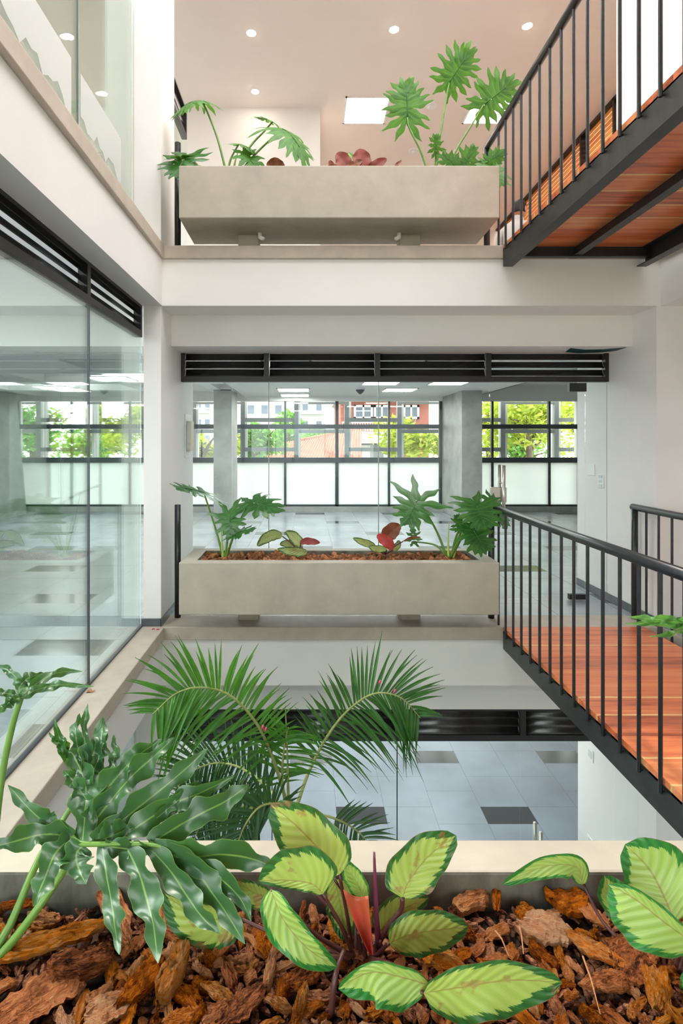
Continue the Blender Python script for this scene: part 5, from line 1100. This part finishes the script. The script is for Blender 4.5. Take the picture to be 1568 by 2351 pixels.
# =================================================================== SEATED PERSON ON THE TOP STOREY
def person_and_chair():
    px, py, fz = 2.50, 6.45, Z1
    t = thing('person', (px, py, fz), 'seated person with short dark hair in a pale checked shirt, seen past the upper railing', 'person')
    # body faces +x and a little away; joints relative to the pelvis
    F = V((.75, .66, 0)).normalized(); R = V((F.y, -F.x, 0)); Uu = V((0, 0, 1)); o = V((px, py, fz))
    def p(f, r_, u): return o + F * f + R * r_ + Uu * u
    J = [p(0, 0, .52), p(.03, 0, .72), p(.06, 0, .92), p(.08, 0, 1.04), p(.11, 0, 1.13), p(.14, 0, 1.20)]
    E = [(0, 1), (1, 2), (2, 3), (3, 4), (4, 5)]; Rd = [.15, .135, .15, .10, .055, .055]
    for sgn in (1, -1):
        k = len(J); J += [p(.05, .19 * sgn, 1.0), p(.12, .25 * sgn, .76), p(.34, .2 * sgn, .72), p(.42, .19 * sgn, .72)]; E += [(3, k), (k, k + 1), (k + 1, k + 2), (k + 2, k + 3)]; Rd += [.07, .05, .034, .03]
        h = k + 3
        for q, (a, b) in enumerate(((-.032, .07), (-.012, .085), (.010, .08), (.030, .065), (-.05, .03))):
            n = len(J); J += [p(.45 + (0 if q < 4 else -.02), .19 * sgn + a * sgn, .72), p(.45 + b * .6, .19 * sgn + a * 1.2 * sgn, .715), p(.45 + b, .19 * sgn + a * 1.2 * sgn, .70)]; E += [(h, n), (n, n + 1), (n + 1, n + 2)]; Rd += [.011, .009, .008]
        k = len(J); J += [p(.05, .1 * sgn, .5), p(.42, .12 * sgn, .5), p(.44, .12 * sgn, .1), p(.56, .13 * sgn, .05)]; E += [(0, k), (k, k + 1), (k + 1, k + 2), (k + 2, k + 3)]; Rd += [.1, .07, .045, .04]
    me = bpy.data.meshes.new('body'); me.from_pydata([tuple(j) for j in J], E, []); me.materials.append(MATS['shirt']); b = bpy.data.objects.new('body', me); COL.objects.link(b)
    s = b.modifiers.new('skin', 'SKIN'); s.use_smooth_shade = True
    for v, r_ in zip(me.skin_vertices[0].data, Rd): v.radius = (r_, r_)
    me.skin_vertices[0].data[0].use_root = True
    ss = b.modifiers.new('sub', 'SUBSURF'); ss.levels = 1; ss.render_levels = 2
    b.parent = t; b.matrix_parent_inverse = world_of(t).inverted(); b['label'] = 'body in a pale checked shirt'
    hc = p(.165, 0, 1.285)
    def ball(name, c, rf, rr, ru, mat, par, cut=None, n=18):
        m = MB(); P = []
        for i in range(n + 1):
            a = math.pi * i / n; row = []
            for j in range(25):
                e = 2 * math.pi * j / 24; q = V((math.sin(a) * math.cos(e), math.sin(a) * math.sin(e), math.cos(a)))
                k = 1.0
                if cut: k = cut(q)
                row.append(c + (F * q.x * rf + R * q.y * rr + Uu * q.z * ru) * k)
            P.append(row)
        m.grid(P, [[(0, 0)] * 25] * (n + 1)); ob = m.build(name, mat, par, smooth=True); return ob
    head = ball('head', hc, .098, .078, .118, 'skin', t, lambda q: 1 + (.10 if q.x > .93 and abs(q.z + .15) < .25 else 0) - (.10 if q.z < -.6 and q.x < 0 else 0))
    ball('hair', hc + Uu * .012 - F * .008, .104, .086, .118, 'hair', head, lambda q: 1.0 if (q.z > .25 or (q.x < .15 and q.z > -.55)) else .80)
    for sgn in (1, -1):
        ball('ear', hc + R * .082 * sgn - Uu * .01 - F * .008, .024, .010, .036, 'skin', head, None, 8)
        ball('eye', hc + F * .088 + R * .032 * sgn + Uu * .0, .012, .014, .009, 'white_plastic', head, None, 8)
    ball('nose', hc + F * .102 - Uu * .025, .02, .014, .022, 'skin', head, None, 8); ball('mouth', hc + F * .09 - Uu * .065, .01, .025, .007, 'red_leaf', head, None, 8)
    m = MB(); c0 = p(.115, 0, 1.125)
    m.tube([c0 - Uu * .02, c0 + Uu * .02, c0 + Uu * .045 + F * .008], [.085, .072, .068], 20, cap=False); m.build('collar', 'shirt', t, smooth=True)
    m = MB()
    for sgn in (1, -1): m.tube(smoothpath([p(-.04, .1 * sgn, .52), p(.2, .11 * sgn, .53), p(.44, .12 * sgn, .51), p(.445, .12 * sgn, .1)], 14), [.115] * 4 + [.1] * 4 + [.075] * 7, 14)
    m.build('trousers', 'trouser', t, smooth=True)
    c = thing('office_chair', (px, py, fz), 'dark chair the person in the checked shirt sits on', 'chair')
    m = MB(); m.tube([p(0, 0, .37), p(0, 0, .41)], [.23, .24], 24); m.build('seat', 'chair_black', c)
    m = MB()
    q = [p(-.25, -.17, .50), p(-.25, .17, .50), p(-.22, .17, .50), p(-.22, -.17, .50)]; m.hexa(q, [x + Uu * .24 - F * .02 for x in q]); m.build('backrest', 'chair_black', c, bevel=.02)
    m = MB(); m.tube([p(-.15, 0, .39), p(-.26, 0, .42), p(-.26, 0, .6)], .02, 8); m.build('bracket', 'chair_black', c)
    m = MB(); m.tube([p(0, 0, .06), p(0, 0, .37)], .028, 10); m.build('column', 'steel', c)
    for k in range(5):
        a = 2 * math.pi * k / 5; e = o + V((.28 * math.cos(a), .28 * math.sin(a), .045)); m = MB(); m.tube([o + Uu * .08, e], .02, 8); m.tube([e + V((0, -.012, -.02)), e + V((0, .012, -.02))], .025, 12); m.build('leg', 'chair_black', c)
person_and_chair()

# =================================================================== OUTSIDE THE FACADE
m = MB(); m.box(-60, 80, 12.6, 140, -3.4, -3.2); m.box(-60, 80, -60, -3, -3.4, -3.2)
tag(m.build('ground', 'ground'), 'green ground outside beyond the facade', 'ground', kind='structure')
def tree(px, py, d, r, lab, mat, seed, nleaf=1500, ls=.11, sparse=.0, flat=.85):
    c = at(px, py, d); rr = random.Random(seed)
    t = thing('tree', (c.x, c.y, -3.2), lab, 'tree')
    m = MB(); top = c + V((0, 0, r * .2)); m.tube(smoothpath([V((c.x, c.y, -3.2)), V((c.x + .1, c.y, (c.z - 3.2) / 2)), c - V((0, 0, r * .5)), top], 10), [.16 - .011 * i for i in range(11)], 10)
    for k in range(9):
        a = rr.uniform(0, 6.28); e = c + V((math.cos(a) * r * .75, math.sin(a) * r * .75, rr.uniform(-.1, .7) * r)); s = c - V((0, 0, r * rr.uniform(.0, .6)))
        m.tube(smoothpath([s, (s + e) / 2 + V((0, 0, .12 * r)), e], 8), [.06 - .006 * i for i in range(9)], 7)
    m.build('trunk', 'tree_bark', t, smooth=True)
    m = MB(); blobs = [(V((rr.gauss(0, .45), rr.gauss(0, .45), rr.gauss(0, .4) * flat)) * r, rr.uniform(.3, .5) * r) for _ in range(13)]
    for k in range(nleaf):
        b, br = blobs[k % 13]; q = V((rr.gauss(0, 1), rr.gauss(0, 1), rr.gauss(0, 1))).normalized() * br * rr.uniform(.55, 1.05)
        p = c + b + q; n1 = V((rr.gauss(0, 1), rr.gauss(0, 1), rr.gauss(0, .6))).normalized(); n2 = n1.cross(V((rr.gauss(0, 1), rr.gauss(0, 1), rr.gauss(0, 1)))).normalized(); s = ls * rr.uniform(.6, 1.3)
        m.add([p - n1 * s, p - n2 * s * .42 + n1 * s * .1, p + n1 * s - V((0, 0, s * .3)), p + n2 * s * .42 + n1 * s * .1], [(0, 1, 2, 3)], [(0, .25), (.5, .1), (1, .25), (.5, .4)])
    m.build('foliage', mat, t)
G, Yl = 'tree_leaf_green', 'tree_leaf_yellow'
tree(75, 985, 14.6, 1.0, 'bright green tree at the far left outside the facade', G, 1); tree(195, 1025, 19, 1.15, 'round dense green tree between the left white posts', G, 2)
tree(272, 985, 15, .85, 'yellowish tree seen through the left glass reflections', Yl, 3); tree(462, 1030, 15, .75, 'low yellow green tree left of the square column', Yl, 4)
tree(585, 1020, 15.5, .80, 'bushy green tree right of the square column', G, 5, 1700); tree(660, 1005, 26, 1.1, 'pale green tree behind the first tree and the roof', G, 6); tree(725, 1000, 34, 1.1, 'distant green tree behind the tiled roof', G, 7)
tree(945, 1005, 14.8, .95, 'yellow green tree with loose twigs left of the deep column', Yl, 8); tree(1120, 965, 18.5, 1.3, 'green and yellow tree right of the deep column', Yl, 9); tree(1215, 985, 15, 1.25, 'big yellow flowering tree seen through the glass door', Yl, 10, 2400); tree(1330, 960, 19.5, 1.5, 'pale yellow green tree at the right end of the windows', Yl, 11)
tree(1200, 1035, 22.5, 1.3, 'dark green tree under the yellow flowering tree', G, 12)
# tiled house
h = thing('tiled_house', at(740, 1060, 20), 'low house with a red clay tiled roof outside', 'house')
def tiles(mb, a, b, c, d, n):   # a-b eave, d-c ridge; half-round rows running down the slope
    P, U = [], []
    for i in range(n * 6 + 1):
        s = i / (n * 6); lift = .05 * abs(math.sin(math.pi * s * n)); row = []
        for j in range(9):
            f = j / 8; p = (a.lerp(b, s)).lerp(d.lerp(c, s), f); row.append(p + V((0, -.02, lift - .012 * ((j % 2)))))
        P.append(row); U.append([(0, 0)] * 9)
    mb.grid(P, U)
m = MB(); tiles(m, at(640, 1075, 17), at(830, 1075, 17), at(830, 985, 21), at(690, 1012, 21), 26); m.build('roof', 'roof_tile', h, smooth=True)
m = MB(); tiles(m, at(590, 1060, 20), at(690, 1060, 20), at(690, 1012, 22), at(620, 1020, 22), 14); m.build('lean_to_roof', 'roof_tile', h, smooth=True)
m = MB(); m.tube([at(683, 1013, 20.9), at(775, 996, 20.95), at(832, 984, 21)], .09, 8); m.build('ridge', 'roof_tile', h)
a = at(600, 1070, 19); m = MB(); m.box(a.x, a.x + 3.4, 19, 21.5, -3.2, .4); m.build('wall', 'facade_white', h)
# brick house
bh = thing('brick_house', at(870, 1000, 24), 'two storey brick house with white balconies outside', 'house')
def bq(px0, px1, py0, py1, d): a, b = at(px0, py1, d), at(px1, py0, d); return a.x, b.x, a.z, b.z
x0, x1, z0, z1 = bq(782, 985, 908, 1200, 24); m = MB(); m.box(x0, x1, 24, 30, -3.2, z1); m.build('wall', 'brick_red', bh)
x0, x1, z0, z1 = bq(775, 992, 898, 915, 23.6); m = MB(); m.box(x0, x1, 23.4, 30, z0, z1); m.build('roof_slab', 'facade_white', bh)
for (a, b) in ((812, 856), (858, 895), (925, 962)):
    x0, x1, z0, z1 = bq(a, b, 930, 962, 23.96); f = MB()
    for q in ((x0, x1, z1 - .1, z1), (x0, x1, z0, z0 + .1), (x0, x0 + .1, z0, z1), (x1 - .1, x1, z0, z1), ((x0 + x1) / 2 - .04, (x0 + x1) / 2 + .04, z0, z1)): f.box(q[0], q[1], 23.9, 24, q[2], q[3])
    w = f.build('window', 'facade_white', bh); MB().box(x0, x1, 23.95, 23.99, z0, z1).build('window_pane', 'house_glass', w)
x0, x1, z0, z1 = bq(786, 920, 992, 1018, 22.8); MB().box(x0, x1, 22.8, 24, z0, z1).build('balcony_slab', 'facade_white', bh)
x0, x1, z0, z1 = bq(786, 920, 968, 992, 22.85); f = MB(); f.box(x0, x1, 22.82, 22.9, z1 - .06, z1)
for k in range(24): xx = x0 + (x1 - x0) * k / 23; f.box(xx - .02, xx + .02, 22.84, 22.88, z0, z1)
f.build('balustrade', 'facade_white', bh)
x0, x1, z0, z1 = bq(800, 905, 1022, 1200, 23.5); MB().box(x0, x1, 23.4, 24, -3.2, z1).build('ground_floor', 'facade_white', bh)
x0, x1, z0, z1 = bq(850, 880, 1020, 1060, 23.4); MB().box(x0, x1, 23.36, 23.4, z0, z1).build('shutter', 'alu_grey', bh)
# towers
for (a, b, yt, d, lab) in ((560, 655, 880, 75, 'tall white apartment tower behind the trees, left one'), (685, 748, 925, 90, 'tall white apartment tower behind the trees, right one'), (446, 486, 925, 100, 'distant white block at the left of the square column'), (175, 225, 968, 95, 'far white block behind the left trees')):
    x0, x1, z0, z1 = bq(a, b, yt, 1100, d); t = thing('apartment_tower', ((x0 + x1) / 2, d, -3.2), lab, 'building', 'towers on the skyline')
    MB().box(x0, x1, d, d + 12, -3.2, z1).build('wall', 'facade_white', t)
    fl = 3.0; z = z1 - 1.8; k = 0
    while z > -1 and k < 9:
        MB().box(x0 + .3, x1 - .3, d - .9, d, z - .15, z + .1).build('balcony_slab', 'facade_white', t)
        w = MB(); n = max(2, int((x1 - x0) / 1.6))
        for i in range(n): xx = x0 + (x1 - x0) * (i + .5) / n; w.box(xx - .45, xx + .45, d - .05, d + .02, z + .5, z + 1.7)
        w.build('window_row', 'house_glass', t); z -= fl; k += 1

# =================================================================== LIGHT
W = bpy.data.worlds.new('sky'); SC.world = W; W.use_nodes = True
nt = W.node_tree; nt.nodes.clear(); out = nt.nodes.new('ShaderNodeOutputWorld'); bg = nt.nodes.new('ShaderNodeBackground')
bg.inputs[0].default_value = (1.0, .985, .975, 1); bg.inputs[1].default_value = 2.3
nt.links.new(bg.outputs[0], out.inputs[0])
sun = bpy.data.objects.new('sun', bpy.data.lights.new('sun', 'SUN')); COL.objects.link(sun)
sun.data.energy = .7; sun.data.angle = math.radians(4); sun.data.color = (1, .92, .80)
sun.rotation_euler = V((.10, -.30, -.95)).to_track_quat('-Z', 'Y').to_euler()
sun.location = (0, 4, 12)
SC.view_settings.view_transform = 'Standard'; SC.view_settings.look = 'None'; SC.view_settings.gamma = 1.0; SC.view_settings.use_curve_mapping = False
SC.view_settings.exposure = 1.3
SC.cycles.use_denoising = True
try: SC.cycles.denoiser = 'OPENIMAGEDENOISE'
except Exception: pass
SC.cycles.max_bounces = 10; SC.cycles.diffuse_bounces = 6; SC.cycles.glossy_bounces = 5; SC.cycles.transparent_max_bounces = 24; SC.cycles.transmission_bounces = 6
SC.cycles.sample_clamp_indirect = 8.0; SC.cycles.caustics_reflective = False; SC.cycles.caustics_refractive = False
bpy.context.view_layer.update()
